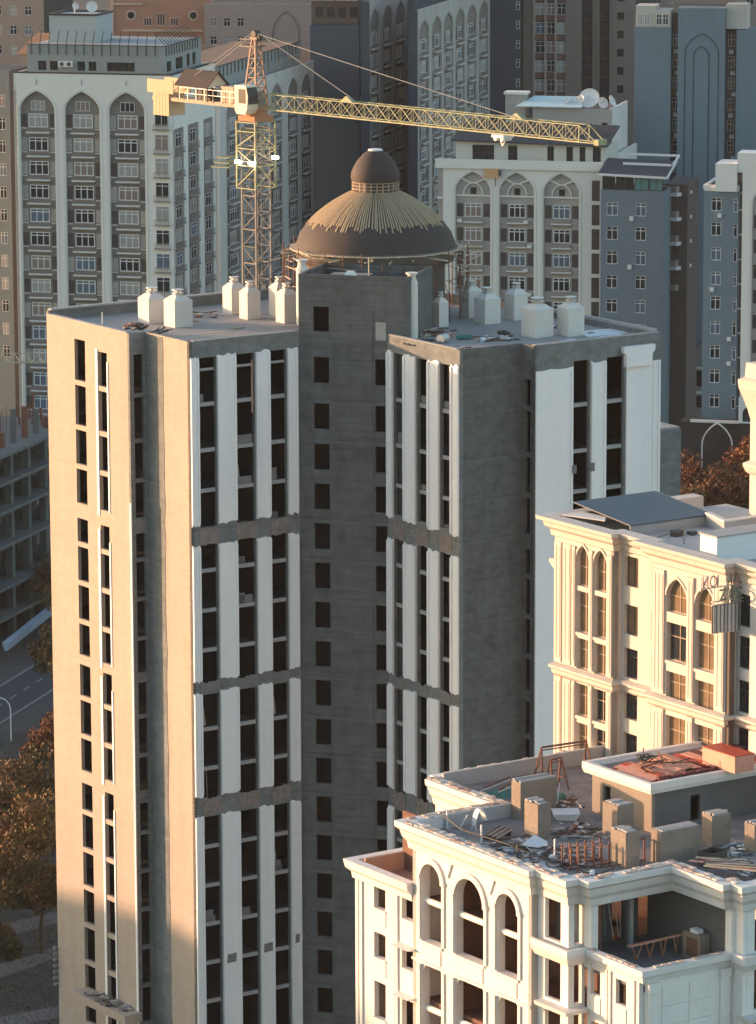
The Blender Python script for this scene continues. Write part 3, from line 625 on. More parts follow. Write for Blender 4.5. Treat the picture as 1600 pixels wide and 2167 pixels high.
# loose coping tiles along the cornice edge, uneven
TIL = [mat('coping tile %d' % i, c, var=.15, scale=2) for i, c in enumerate(((.50, .40, .33), (.42, .38, .35), (.58, .52, .46), (.36, .27, .23)))]
tl = [MB().box(-.24, .24, -.17, .17, 0, .07).mesh('coping_tile', m_) for m_ in TIL]
def tiles(p, q, off=.35, prob=.86):
    L_ = hypot(q[0] - p[0], q[1] - p[1]); e = ((q[0] - p[0]) / L_, (q[1] - p[1]) / L_); n = (e[1], -e[0]); k = int(L_ / .52)
    for i in range(k):
        if random.random() < prob:
            t = (i + .5) * L_ / k; o_ = off + random.uniform(-.06, .06)
            o = put('coping_tile', random.choice(tl), front, (p[0] + e[0] * t + n[0] * o_, p[1] + e[1] * t + n[1] * o_, 44.105 + random.uniform(0, .05)), atan2(e[1], e[0]) + random.uniform(-.12, .12))
            o.rotation_euler.x = random.uniform(-.08, .08)
for a, c in zip(PW, PW[1:-1]): tiles(a, c, .5); 
for a, c in zip(PW, PW[1:-1]): tiles(a, c, .1, .55)
tiles((20, 7.2), (8.6, 7.2), .2, .6)
# low wing on the left
FL = Fc((1.0, 5.4), (0, -1))
lw = [(2.2, 3.56, z, z + h) for z, h in ((37.18, 1.74), (33.81, 1.71), (29.65, 2.5), (26.5, 1.7))] + [(5.45, 6.85, z, z + h) for z, h in ((37.25, 1.35), (33.88, 1.35), (29.65, 2.1))]
MB().wall(FL, 0, 7.3, 0, 39.2, 0, .38, lw).build('wall', CREAM, front)
MB().wall(Fc((9, 5.4), (-1, 0)), .4, 8.0, 0, 39.2, 0, .3).build('wall', CREAM, front)
for u in (0.15, .62, 4.45, 4.8): MB().fbox(FL, u, u + .3, 0, 38.9, .002, .12).build('pilaster', CREAM, front)
for a in lw:
    MB().fbox(FL, a[0] - .06, a[1] + .06, a[2] - 1.15, a[2] - .12, .002, .05).build('spandrel_panel', CREAM, front)
    MB().fbox(FL, a[0] - .1, a[1] + .1, a[2] - .1, a[2], .002, .10).build('sill', CREAM, front)
for z in (35.35, 32.0): MB().hexa([FL.p(5.3, z, 0), FL.p(7.2, z, 0), FL.p(7.2, z, .02), FL.p(5.3, z, .02), FL.p(5.3, z + .2, .0), FL.p(7.2, z + .2, .0), FL.p(7.2, z + .12, .75), FL.p(5.3, z + .12, .75)]).build('ledge', CREAM, front)
MB().sweep([(9, 5.4), (1.0, 5.4), (1.0, -1.45)], [(0, 38.6), (.15, 38.7), (.2, 39.1), (.5, 39.4), (.6, 39.95), (-.1, 39.95), (-.1, 39.2), (0, 39.2)]).build('cornice', CREAM, front)
MB().box(1.2, 8.6, -1.4, 5.2, 38.6, 38.9).build('lower_roof_deck', mat('terracotta screed', (.36, .22, .16), var=.2, scale=.6), front)
MB().wall(Fc((8.5, 4.9), (-1, 0)), 0, 7.2, 38.9, 40.1, -.1, .2).build('inner_parapet', mat('terracotta render', (.42, .25, .18), var=.15), front)
# terrace block
FX = Fc((2.5, -18.3), (0, -1)); FY = Fc((2.5, -24.0), (1, 0))
wr = [(.36, 1.34, z, z + 1.6) for z in (36.62, 33.25, 29.9)] + [(2.93, 4.0, z, z + 1.6) for z in (36.62, 33.25, 29.9)]
MB().wall(FX, 0, 5.4, 0, 38.9, 0, .3, wr).build('wall', CREAM, front)
for a in wr: MB().fbox(FX, a[0] - .05, a[1] + .05, a[2] - 1.2, a[2] - .12, .002, .05).build('spandrel_panel', CREAM, front)
for u in (1.95, 2.3, 4.7, 5.2): MB().fbox(FX, u, u + .22, 0, 38.8, .002, .1).build('pilaster', CREAM, front)
MB().wall(FY, .3, 7.4, 0, 38.9, 0, .3).build('wall', CREAM2, front)
for u in (.35, 5.95): MB().fbox(FY, u, u + .75, 0, 37.9, .002, .14).build('pilaster', CREAM2, front); MB().fprism(FY, [(u, 37.9), (u + .75, 37.9), (u + .85, 38.5), (u - .1, 38.5)], .002, .26).build('capital', CREAM2, front)
for r in range(8):
    z1 = 38.05 - r * 1.22
    for c_ in range(2): MB().fbox(FY, 1.45 + c_ * 2.1, 3.5 + c_ * 2.1, z1 - 1.18, z1, .002, .06).build('cladding_panel', CREAM2, front)
MB().sweep([(2.5, -18.3), (2.5, -24.0), (9.6, -24.0)], [(0, 38.55), (.12, 38.6), (.2, 38.95), (.38, 39.05), (.38, 39.45), (-.25, 39.45), (-.25, 38.9), (0, 38.9)]).build('terrace_parapet', CREAM, front)
for a, c in (((2.5, -18.6), (2.5, -23.9)), ((2.7, -24.0), (9.2, -24.0))):
    L_ = hypot(c[0] - a[0], c[1] - a[1]); e = ((c[0] - a[0]) / L_, (c[1] - a[1]) / L_); n = (e[1], -e[0])
    for i in range(int(L_ / .6)):
        if random.random() < .85: put('coping_tile', random.choice(tl), front, (a[0] + e[0] * (i + .5) * .6, a[1] + e[1] * (i + .5) * .6, 39.455), atan2(e[1], e[0]) + random.uniform(-.08, .08))
MB().box(2.75, 12.5, -23.8, -14.9, 37.9, 38.3).build('terrace_floor', mat('terrace screed', (.15, .15, .16), var=.3, scale=.8), front)
MB().wall(Fc((2.6, -15.0), (1, 0)), 0, 9.5, 38.3, 42.9, 0, .2, [(4.3, 5.2, 38.3, 40.9), (6.4, 7.3, 38.3, 40.9), (1.1, 2.4, 39.2, 41.2)]).build('terrace_wall', mat('dim grey render', (.11, .11, .11), var=.15, vstreak=.1), front)
MB().wall(Fc((9.5, -15.3), (0, -1)), 0, 8.6, 38.3, 42.9, 0, .25).build('terrace_wall', MATS['dim grey render'], front)
MB().box(9.1, 9.7, -24.3, -23.7, 38.9, 42.4).build('terrace_column', CREAM2, front)
MB().box(3.2, 3.45, -16.2, -15.95, 38.3, 42.9).build('terrace_post', SLAB, front)
MB().box(6.8, 7.1, -17.0, -16.7, 38.3, 42.9).build('terrace_post', SLAB, front)
# right loggia
FZ = Fc((9.4, -25.1), (1, 0))
MB().wall(FZ, 0.3, 16, 0, 42.6, 0, .3, [(.9, 7.5, z, z + 2.9) for z in (39.5, 35.75, 32.4, 29)]).build('wall', CREAM2, front)
MB().wall(Fc((9.4, -24.0), (0, -1)), 0, 1.1, 0, 42.6, 0, .28).build('wall', CREAM2, front)
MB().sweep([(9.6, -24.05), (9.6, -25.2), (17, -25.2)], [(0, 38.4), (.3, 38.5), (.55, 38.95), (.6, 39.5), (.3, 39.5), (.3, 38.7), (0, 38.7)]).build('balcony', CREAM, front)
MB().sweep([(10.1, -24.6), (10.1, -25.2), (17, -25.2)], [(0, 35.25), (.75, 35.25), (.85, 35.55), (0, 35.55)]).build('balcony_slab', CREAM, front)
q = MB()
for x in (10.6, 11.2, 11.8, 12.4, 13.0): q.beam((x, -25.85, 35.55), (x, -25.85, 36.7), .05)
q.beam((10.4, -25.85, 36.7), (14, -25.85, 36.7), .06); q.beam((10.4, -25.85, 36.1), (14, -25.85, 36.1), .04); q.build('railing', STEEL_D, front)
# floors and inner partitions
inner = [(1.6, -1.9), (1.6, -14.2), (1.75, -17.4), (2.9, -17.6), (2.9, -23.6), (9.9, -23.7), (9.9, -24.7), (25.5, -24.7), (25.5, 4.9), (1.4, 4.9), (1.4, -1.9)]
for z in (35.5, 32.15, 28.8, 25.4): MB().prism(inner, z - .3, z).build('floor_slab', BRK, front)
MB().box(1.6, 8.5, -14.2, -1.9, 38.72, 38.95).build('floor_slab', BRK, front)
for x0, x1, y0, y1 in ((4.4, 4.6, -17, 4.8), (2.9, 25, -21.7, -21.5), (1.7, 4.3, -10.4, -10.25), (1.7, 4.3, -5.7, -5.55), (11.5, 25, -16, -15.8)): MB().box(x0, x1, y0, y1, 10, 37.8 if x0 > 2.5 and x0 < 4 else 42.9 if x0 < 4.5 else 38).build('partition_wall', BRK, front)
# shafts and penthouse on the roof
def shaft(x0, x1, y0, y1, h):
    q = MB(); q.box(x0, x1, y0, y1, 43.28, 43.3 + h)
    o = q.build('block_shaft', LM, front)
    for k in range(4): MB().box(x0 + random.uniform(0, .2), x1 - random.uniform(0, .3), y0 + k * (y1 - y0) / 4 + .03, y0 + (k + 1) * (y1 - y0) / 4 - .03, 43.302 + h, 43.3 + h + random.uniform(.04, .14)).build('mortar_cap', SLAB, o)
for a in ((6.47, 7.5, -7.63, -6.16, 2.36), (8.47, 11.4, -2.96, -1.95, 2.5), (10.59, 11.9, -10.66, -9.08, 2.3), (7.03, 8.15, -16.21, -14.67, 2.3), (9.45, 12.6, -16.72, -15.68, 2.1), (14.52, 16.06, -15.47, -14.44, 2.1), (15.6, 16.9, -18.45, -17.44, 2.0)): shaft(*a)
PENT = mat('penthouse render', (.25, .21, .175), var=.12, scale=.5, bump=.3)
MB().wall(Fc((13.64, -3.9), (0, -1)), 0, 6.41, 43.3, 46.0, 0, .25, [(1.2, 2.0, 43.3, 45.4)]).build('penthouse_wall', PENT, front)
MB().wall(Fc((13.64, -10.31), (1, 0)), .25, 13, 43.3, 46.0, 0, .25, [(3.2, 4.0, 43.6, 45.3)]).build('penthouse_wall', mat('penthouse shade render', (.125, .12, .12), var=.14, scale=.5, bump=.3, mottle=.1), front)  # darker copy of the penthouse render, this side's shade put into its colour
MB().wall(Fc((27, -3.9), (-1, 0)), .25, 13.3, 43.3, 46.0, 0, .25).build('penthouse_wall', PENT, front)
MB().sweep([(27, -3.65), (13.4, -3.65), (13.4, -10.55), (27, -10.55)], [(-.4, 45.95), (.15, 46.0), (.25, 46.3), (.25, 46.72), (-.1, 46.72), (-.1, 46.5), (-.4, 46.5)]).build('penthouse_cornice', CREAM, front)
MB().box(13.75, 27, -10.2, -4.0, 46.02, 46.42).build('penthouse_roof', ROOFD, front)
# ================================================================== CREAM ARCHED HOTEL (right)
hotel = thing('cream_hotel', 'finished cream hotel with pointed arch windows, fluted pilasters and rooftop sign', 'building', (11.85, 290.0, 0), 34.0)
HC_ = mat('warm hotel stone', (0.50, 0.455, 0.405), rough=.7, var=.07, scale=.4, vstreak=.08, mottle=.05, joint=(49.2, .85, .05))
HC2 = mat('pale hotel stone', (0.58, 0.55, 0.51), rough=.7, var=.05, scale=.4)
AMB = mat('amber tinted glass', (0.17, 0.12, 0.075), rough=.18, var=.4, scale=1.2, spec=.5)
DGL = mat('dark glass', (0.022, 0.026, 0.032), rough=.12, var=.3, scale=.4, spec=.6)
BGL = mat('bluish glass', (0.10, 0.14, 0.19), rough=.15, var=.35, scale=.5, spec=.6)
CGL = mat('curtained glass', (0.30, 0.29, 0.28), rough=.3, var=.3, scale=.9, spec=.5)
PVC = mat('white window frame', (0.62, 0.62, 0.61), rough=.5, var=.05)
def win_unit(w, h, nv=1, transom=.68, t=.07, fm=None):
    """window frame mesh with mullions and a transom; X centred, Z from 0"""
    def fn(m_):
        m_.fbox(FU, -w / 2, w / 2, 0, t, 0, .08); m_.fbox(FU, -w / 2, w / 2, h - t, h, 0, .08)
        for i in range(nv + 2):
            x = -w / 2 + (w - t) * i / (nv + 1); m_.fbox(FU, x, x + t, t, h - t, 0, .075)
        if transom: m_.fbox(FU, -w / 2 + t, w / 2 - t, h * transom, h * transom + t, 0, .07)
    return unit(('window', w, h, nv, transom, (fm or PVC).name), fn, fm or PVC)
def pane_unit(w, h, gm): return unit(('pane', w, h, gm.name), lambda m_: m_.fbox(FU, -w / 2 + .02, w / 2 - .02, .02, h - .02, 0.0, .03), gm)
def window(parent, F, uc, z, d, w, h, nv=1, transom=.68, gm=None, fm=None, t=.07):
    o = onface('window', win_unit(w, h, nv, transom, t, fm), parent, F, uc, z, d)
    put('pane', pane_unit(w, h, gm or DGL), o); return o
FRM = mat('brown window frame', (.34, .26, .19), var=.1)
F1 = Fc((1.0, 0.6), (0, -1)); F2 = Fc((1.7, -6.2), (0, -1)); F3 = Fc((1.0, -10.5), (0, -1)); F4 = Fc((1.9, -18.5), (0, -1)); FRt = Fc((1.0, -18.5), (1, 0)); FS = Fc((1.0, -6.2), (1, 0))
rows = [(51.85, 54.8), (49.25, 51.45), (45.9, 48.2), (42.6, 45.4), (39.3, 42.1)]
def hbay(F, cols, spring, apex, rws, zb):
    rects = [(a, b_, z0, z1) for a, b_ in cols for z0, z1 in rws]
    MB().wall(F, 0, F.len, 0, 59.0, 0, .42, rects, [(a, b_, zb, spring, apex, 'pointed') for a, b_ in cols]).build('wall', HC_, hotel)
    for a, b_ in cols:
        w_ = b_ - a
        MB().arch_band(F, a, b_, spring, apex, .16, .002, .08, 'pointed').build('arch_moulding', HC_, hotel)
        o = window(hotel, F, (a + b_) / 2, zb, -.38, w_, apex - zb, 1, .45, AMB, FRM, .07)
        for z0, z1 in rws:
            window(hotel, F, (a + b_) / 2, z0, -.38, w_, z1 - z0, 1, .62, AMB if random.random() < .75 else DGL, FRM, .07)
            MB().fbox(F, a - .05, b_ + .05, z0 - .22, z0, .002, .09).build('sill', HC_, hotel)
F1.len, F3.len = 6.8, 8.0
hbay(F1, [(2.57, 4.02), (4.58, 6.08)], 57.1, 58.06, rows, 55.15)
hbay(F3, [(1.62, 3.87), (4.74, 6.87)], 56.2, 57.5, [(51.75, 54.4), (48.95, 51.0), (45.2, 47.95), (41.8, 44.3)], 55.1)
for F, ps in ((F1, ((.1, .9), (1.1, 2.0), (2.15, 2.5), (4.1, 4.5), (6.15, 6.7))), (F3, ((.25, 1.45), (3.95, 4.65), (6.95, 7.9)))):
    for ua, ub in ps:
        for z0, z1 in ((49.35, 57.9), (36, 48.3)):
            o = MB().fbox(F, ua, ub, z0, z1, .002, .14).build('pilaster', HC_, hotel)
            n = max(1, int((ub - ua) / .34))
            for k in range(n): MB().fbox(F, ua + (ub - ua) * (k + .25) / n, ua + (ub - ua) * (k + .75) / n, z0 + .3, z1 - .3, .141, .17).build('flute', HC_, o)
MB().wall(F2, 0, 4.3, 0, 59.0, 0, .4, [(.3, 1.85, z, z + 2.1) for z in (55.85, 52.45, 49.4, 46.5, 43.4)] + [(3.35, 3.6, z, z + 2.1) for z in (55.85, 52.45, 49.4, 46.5)]).build('wall', HC_, hotel)
for z in (55.85, 52.45, 49.4, 46.5, 43.4):
    window(hotel, F2, 1.08, z, -.34, 1.55, 2.1, 1, .7, AMB if z > 50 else DGL, STEEL_D, .06)
    window(hotel, F2, 3.475, z, -.34, .25, 2.1, 0, 0, DGL, STEEL_D, .03)
MB().wall(FS, 0, .7, 0, 59.0, 0, .3).build('wall', HC_, hotel); MB().wall(FRt, .55, .9, 0, 59.0, 0, .3).build('wall', HC2, hotel)
MB().box(1.05, 1.5, -18.85, -18.52, 44, 55.0).build('dark_cladding', mat('brown cladding', (.12, .09, .075), var=.15), hotel)
MB().wall(F4, 0, 9, 0, 59.0, 0, .4, [(.15 + k * 2.4, 1.4 + k * 2.4, z, z + 2.2) for z in (55.2, 52.35, 49.35, 46.2) for k in range(3)]).build('wall', HC2, hotel)
for z in (55.2, 52.35, 49.35, 46.2):
    for k in range(3): window(hotel, F4, .775 + 2.4 * k, z, -.3, 1.25, 2.2, 1, .65, DGL, STEEL_D, .06)
HP = [(14, .6), (1.0, .6), (1.0, -6.2), (1.7, -6.2), (1.7, -10.5), (1.0, -10.5), (1.0, -18.5), (1.9, -18.5), (1.9, -27)]
MB().sweep(HP, [(0, 58.2), (.2, 58.3), (.25, 58.7), (.55, 58.95), (.6, 59.25), (.95, 59.4), (1.0, 59.67), (-.2, 59.67), (-.2, 58.9), (0, 58.9)]).build('cornice', HC_, hotel)
MB().sweep(HP[1:], [(0.0, 48.3), (.25, 48.5), (.3, 48.8), (.55, 48.95), (.55, 49.12), (0.0, 49.25)]).build('belt_cornice', HC_, hotel)
MB().sweep([(14, .65), (1.2, .65)], [(0.0, 55.6), (.5, 55.9), (.9, 56.2), (.9, 56.45), (0, 56.5)]).build('side_cornice', HC_, hotel)
MB().wall(Fc((14, .6), (-1, 0)), .1, 12.9, 0, 59.0, 0, .4).build('wall', HC_, hotel)
MB().prism([(1.3, .3), (1.3, -6), (2, -6), (2, -10.7), (1.3, -10.7), (1.3, -18.2), (2.2, -18.2), (2.2, -27), (16, -27), (16, .3)], 58.5, 58.9).build('roof_deck', mat('hotel roof screed', (.42, .40, .38), var=.15, scale=.5), hotel)
# rooftop: lean-to sheet roof, parapets, plant room
SH = mat('slate blue sheet', (.055, .075, .095), rough=.5, var=.12, scale=.6, spec=.4)
for k in range(11):                                       # separate roofing sheets
    x0, x1 = 3.0 + k * .66, 3.0 + (k + 1) * .66 - .02
    MB().hexa([(x0, -5.4, 59.62), (x1, -5.4, 59.62), (x1, 1.2, 60.25), (x0, 1.2, 60.25), (x0, -5.4, 59.70), (x1, -5.4, 59.70), (x1, 1.2, 60.33), (x0, 1.2, 60.33)]).build('roof_sheet', SH, hotel)
MB().box(3.1, 10.1, -5.3, -5.2, 58.9, 59.58).build('lean_to_fascia', SLAB, hotel)
for k in range(12): MB().box(10.26, 10.5, 1.0 - k * .6, 1.0 - k * .6 - .45, 60.0 - k * .055, 60.2 - k * .055).build('ridge_cap', HC2, hotel)
MB().hexa([(1.3, .2, 59.7), (3.0, .2, 59.75), (3.2, -2.4, 59.75), (2.4, -3.3, 59.7), (1.3, .2, 59.76), (3.0, .2, 59.81), (3.2, -2.4, 59.81), (2.4, -3.3, 59.76)]).build('loose_sheet', HC2, hotel)
MB().sweep([(9.6, -5.4), (8.7, -8.6), (14, -8.6)], [(0, 58.9), (0, 59.8), (-.3, 59.8), (-.3, 58.9)]).build('roof_parapet', SLAB, hotel)
MB().sweep([(9.6, -5.4), (8.7, -8.6), (14, -8.6)], [(.06, 59.802), (.06, 59.9), (-.36, 59.9), (-.36, 59.802)]).build('parapet_coping', HC2, hotel)
MB().box(2.0, 14, -16.2, -14.4, 58.9, 60.7).build('plant_room', mat('plant room paint', (.66, .68, .68), var=.04, scale=.4), hotel)
MB().box(1.9, 14, -16.3, -14.3, 60.702, 60.8).build('plant_room_roof', SLAB, hotel)
q = MB(); q.beam((2.6, -9.0, 58.9), (2.6, -9.0, 59.5), .05); q.beam((4.4, -9.6, 58.9), (4.4, -9.6, 59.9), .05); q.beam((2.6, -9.0, 59.5), (4.4, -9.6, 59.9), .05); q.build('pipe_rail', STEEL_D, hotel)
for k in range(7):
    x, y = 6.6 + random.uniform(-1, 1.2), -7.0 + random.uniform(-.5, .6); s_ = random.uniform(.15, .4)
    MB().box(x - s_, x + s_, y - s_ * .7, y + s_ * .7, 58.9, 58.9 + s_ * random.uniform(.5, 1.3)).build('rubble_piece', random.choice((SLAB, STEEL_D, HC2)), hotel)
# corner turret seen at the right edge
MB().box(13.0, 17.5, -10.5, -6.0, 58.9, 66.9).build('turret', HC_, hotel)
tp = [(17.5, -6.0), (13.0, -6.0), (13.0, -10.5), (17.5, -10.5)]
MB().sweep(tp, [(.002, 66.2), (.15, 66.9), (.35, 67.6), (.6, 68.4), (.65, 69.0), (.3, 69.2), (.25, 70.2), (-1, 70.4), (-1, 66.2)]).build('turret_cornice', HC_, hotel)
MB().sweep(tp, [(.002, 62.3), (.2, 62.5), (.35, 62.9), (.35, 63.1), (.002, 63.3)]).build('turret_band', HC_, hotel)
for k in range(4): MB().fbox(Fc((13.0, -6.0), (0, -1)), .3 + k * 1.1, .9 + k * 1.1, 59.4, 62.2, .002, .12).build('turret_panel', HC_, hotel)
for k in range(4): MB().fbox(Fc((13.0, -6.0), (0, -1)), .3 + k * 1.1, .9 + k * 1.1, 63.5, 66.1, .002, .12).build('turret_panel', HC_, hotel)
# rooftop sign: two rows of letters on a frame, seen from behind
def letters(txt, size, m_, F, u, z, d, nm, sx=1.0):
    for ch in txt:
        if ch != ' ':
            cu = bpy.data.curves.new('letter', 'FONT'); cu.body = ch; cu.size = size; cu.extrude = .05; cu.offset = .008
            to = bpy.data.objects.new('letter', cu); COL.objects.link(to)
            bpy.context.view_layer.update()
            me = bpy.data.meshes.new_from_object(to.evaluated_get(bpy.context.evaluated_depsgraph_get()))
            bpy.data.objects.remove(to); bpy.data.curves.remove(cu)
            me.materials.clear(); me.materials.append(m_)
            o = onface(nm, me, sign, F, u, z, d); o.rotation_euler.x = pi / 2; o.scale.x = sx
        u += size * .78 * sx
sign = thing('rooftop_sign', 'two row lettered metal sign frame fixed at the corner of the cream hotel', 'sign', (11.85, 290.0, 0), 34.0)
FSg = Fc((-1.5, -18.95), (1, 0))
letters('ИOI ЦUJ ION', 1.12, mat('faded rose letters', (.50, .36, .33), var=.1), FSg, .05, 58.12, .0, 'letter', .72)
letters('ZOSUUO', 1.1, mat('green grey letters', (.16, .21, .19), var=.15), FSg, 1.5, 57.14, .06, 'letter', .85)
q = MB()
for z in (58.05, 57.08, 56.85): q.fbox(FSg, 0.0 if z > 58 else 1.0, 6.5, z - .04, z + .04, -.05, -.15)
for u in (.1, 1.2, 2.6, 4.0, 5.4, 6.4): q.fbox(FSg, u, u + .07, 56.8 if u > 1 else 57.9, 58.8, -.16, -.24)
q.build('sign_frame', GALV, sign)
awn = thing('slatted_screen', 'grey and white vertical slatted screen hanging under the hotel sign', 'screen', (11.85, 290.0, 0), 34.0)
for k in range(7): MB().fbox(FSg, 1.05 + k * .31, 1.05 + k * .31 + .22, 55.0 - k * .02, 56.8, -.02, .06).build('slat', mat('screen slat', (.45, .46, .47), var=.15) if k % 3 else SLAB, awn)
MB().fbox(FSg, 1.0, 3.3, 54.95, 56.82, -.03, -.10).build('backing', STEEL_D, awn)
# ================================================================== BACKGROUND APARTMENT BLOCKS
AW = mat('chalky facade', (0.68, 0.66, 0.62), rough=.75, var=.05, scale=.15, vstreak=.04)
AW2 = mat('half shaded chalky facade', (0.54, 0.525, 0.495), rough=.75, var=.06, scale=.15, vstreak=.05)  # chalky facade darkened a little, shade put into the colour
AWD = mat('shaded chalky facade', (0.40, 0.385, 0.36), rough=.75, var=.08, scale=.15, vstreak=.06)  # the same facade darkened further for the shaded wings
BAYP = mat('taupe bay infill', (0.20, 0.18, 0.165), var=.18, scale=.5, hstreak=.12)
BAYM = mat('beige bay infill', (0.36, 0.335, 0.31), var=.10, scale=.5, hstreak=.06)
SHUT = mat('dark side panel', (0.065, 0.058, 0.058), rough=.4, var=.25, scale=.8)
BALC = mat('taupe balcony front', (0.26, 0.235, 0.215), var=.15)
BLUE = mat('blue grey render', (0.145, 0.192, 0.228), var=.08, scale=.1, vstreak=.05)
NAVY = mat('slate blue blank wall', (0.052, 0.066, 0.086), var=.10, scale=.1, vstreak=.06)
BROWN = mat('brown stone facade', (0.20, 0.165, 0.145), var=.10, scale=.3, vstreak=.05)
FELT = mat('dark flat roof', (0.055, 0.053, 0.055), var=.2, scale=.4)
PANES = [DGL, DGL, DGL, BGL, CGL, CGL, mat('dim rose curtain', (.22, .17, .15), rough=.3, var=.3)]
def balc_unit(w, h, solid):
    def fn(m_):
        m_.fbox(FU, -w / 2 - .1, w / 2 + .1, -.14, .0, 0, .55)
        if solid: m_.fbox(FU, -w / 2, w / 2, 0, h, .38, .5)
        else:
            m_.fbox(FU, -w / 2, w / 2, h - .07, h, .42, .5)
            for i in range(9): m_.fbox(FU, -w / 2 + w * i / 8.3, -w / 2 + w * i / 8.3 + .06, 0, h, .44, .49)
    return unit(('balcony', w, h, solid), fn, BALC)
def arched(parent, F, u0, u1, z0, ztop, bays, spring, apex, zfl, fh, nfl, infill, solid=False, shutters=True, depth=.55, wm=None, tracery=False, kind='pointed', bw=.5, rich=True):
    """pale wall with tall arched recesses; each recess holds a column of windows, one per storey"""
    wm = wm or AW
    MB().wall(F, u0, u1, z0, ztop, 0, depth, [], [(a, b, z0 + .5, spring, apex, kind) for a, b in bays]).build('wall', wm, parent)
    for a, b in bays:
        c, w_ = (a + b) / 2, b - a
        MB().fbox(F, a - .1, b + .1, z0, apex + .1, -depth - .01, -depth - .25).build('bay_infill', infill, parent)
        MB().arch_band(F, a - .22, b + .22, spring, apex + .25, .10, .002, .07, kind, z0=z0 + 1).build('arch_moulding', wm, parent)
        if rich:
            MB().fprism(F, [(c - .1, apex + 1.1), (c, apex + .9), (c + .1, apex + 1.1), (c, apex + 1.75)], .002, .05).build('finial', SLAB, parent)
        ww, wh = round(w_ * bw, 2), 1.85
        for k in range(nfl):
            zf = zfl - k * fh
            if zf < z0 + .5: break
            gm = random.choice(PANES)
            window(parent, F, c + random.uniform(-.03, .03), zf + .75, -depth + .02, ww, wh, 2, .72, gm, None, .12)
            onface('ledge', unit(('ledge', round(w_ * bw * 1.2, 2)), lambda m_: m_.fbox(FU, -w_ * bw * .6, w_ * bw * .6, -.02, .13, .03, .60), PVC), parent, F, c, zf + .02, -depth)
            onface('balcony', balc_unit(round(w_ * bw * 1.12, 2), .75, solid), parent, F, c, zf, -depth)
            if shutters:
                for sx in (-1, 1):
                    sm = SHUT if solid else random.choice((SHUT, SHUT, CGL, BAYM)); sw = min(.42, (w_ - ww) / 4 - .06)
                    me = unit(('side_panel', sm.name, round(sw, 2)), lambda m_: m_.fbox(FU, -sw, sw, 0, 1.75, 0, .06), sm)
                    onface('side_panel', me, parent, F, c + sx * (ww / 2 + .12 + sw * 1.3), zf + .8, -depth)
                    if not solid: onface('side_ledge', unit(('side_ledge', round(sw, 2)), lambda m_: m_.fbox(FU, -sw, sw, 0, .12, 0, .12), PVC), parent, F, c + sx * (ww / 2 + .12 + sw * 1.3), zf + .55, -depth)
        if tracery:
            zc = spring - .55
            q = MB(); q.arch_band(F, c - 1.25, c + 1.25, zc, zc + 1.5, .14, -depth + .02, -depth + .3, 'round')
            q.fbox(F, a, b, zc - .25, zc - .05, -depth + .02, -depth + .25)
            q.build('tracery', wm, parent)
            for sx in (-1, 1): MB().fprism(F, [(c + sx * .1, zc + 1.55), (c + sx * .35, zc + 1.5), (c + sx * 1.75, zc + 2.05), (c + sx * 1.55, zc + 2.25)][::sx], -depth + .02, -depth + .28).build('tracery', wm, parent)
            MB().fbox(F, c - .4, c + .4, zc + .05, zc + .95, -depth + .01, -depth + .05).build('tracery_light', DGL, parent)
# --- big arched block, upper left
A = thing('arched_apartment_block', 'tall pale apartment block with three pointed arches left of the crane', 'building', (-27.37, 570.0, 0), -14.0)
fa = Fc((-22.4, 0), (1, 0))
arched(A, fa, 0, 22.4, 0, 65.8, [(.85, 5.76), (7.23, 12.12), (13.45, 18.44)], 60.9, 63.4, 57.7, 3.22, 13, BAYP, bw=.56)
for i, (a, b) in enumerate(((.85, 5.76), (7.23, 12.12), (13.45, 18.44))):
    window(A, fa, (a + b) / 2, 60.75, -.53, 2.0, 1.3, 2, .0, random.choice(PANES))
for k in range(13):
    window(A, fa, 20.85, 59.0 - k * 3.22, .01, 1.9, 2.1, 1, .75, random.choice(PANES), None); onface('balcony', balc_unit(2.0, .7, False), A, fa, 20.85, 58.6 - k * 3.22, 0)
fs = Fc((0, 0), (0, 1))
sc = [(.7, 5.15), (7.17, 12.4), (14.7, 19.36)]
MB().wall(fs, .02, 20.9, 0, 65.8, 0, .18, [(a, b, .5, 58.5) for a, b in sc]).build('wall', AW, A)
for a, b in sc:
    MB().fbox(fs, a - .1, b + .1, 0, 59, -.19, -.4).build('bay_infill', BAYP, A)
    for k in range(12):
        window(A, fs, (a + b) / 2, 56.0 - k * 3.22, -.17, 2.6, 1.8, 1, .7, random.choice(PANES)); onface('balcony', balc_unit(3.9, .7, False), A, fs, (a + b) / 2, 55.2 - k * 3.22, -.18)
MB().box(-22.3, -.1, .56, 20.8, 65.2, 65.6).build('roof_deck', FELT, A)
MB().wall(Fc((-22.4, 20.9), (0, -1)), 0, 20.9, 0, 65.8, 0, .4).build('wall', AW, A); MB().wall(Fc((0, 20.9), (-1, 0)), 0, 22.4, 0, 65.8, -.02, .4).build('wall', AW, A)
MB().sweep([(-22.4, 0), (0, 0), (0, 20.9)], [(.0, 65.802), (.06, 65.802), (.06, 65.95), (-.5, 65.95), (-.5, 65.802)]).build('parapet_coping', FELT, A)
PT = mat('grey penthouse render', (.27, .29, .29), var=.07, scale=.3)
fp = Fc((-20.9, 1.6), (1, 0))
wins_ = [(1.55, 2.7, 66.1, 67.35), (3.2, 4.35, 66.1, 67.35), (7.1, 8.2, 66.1, 67.35), (8.7, 9.8, 66.1, 67.35), (11.3, 15.2, 66.1, 67.3)]
MB().wall(fp, 0, 19.4, 65.6, 69.5, 0, .3, wins_).build('penthouse_wall', PT, A)
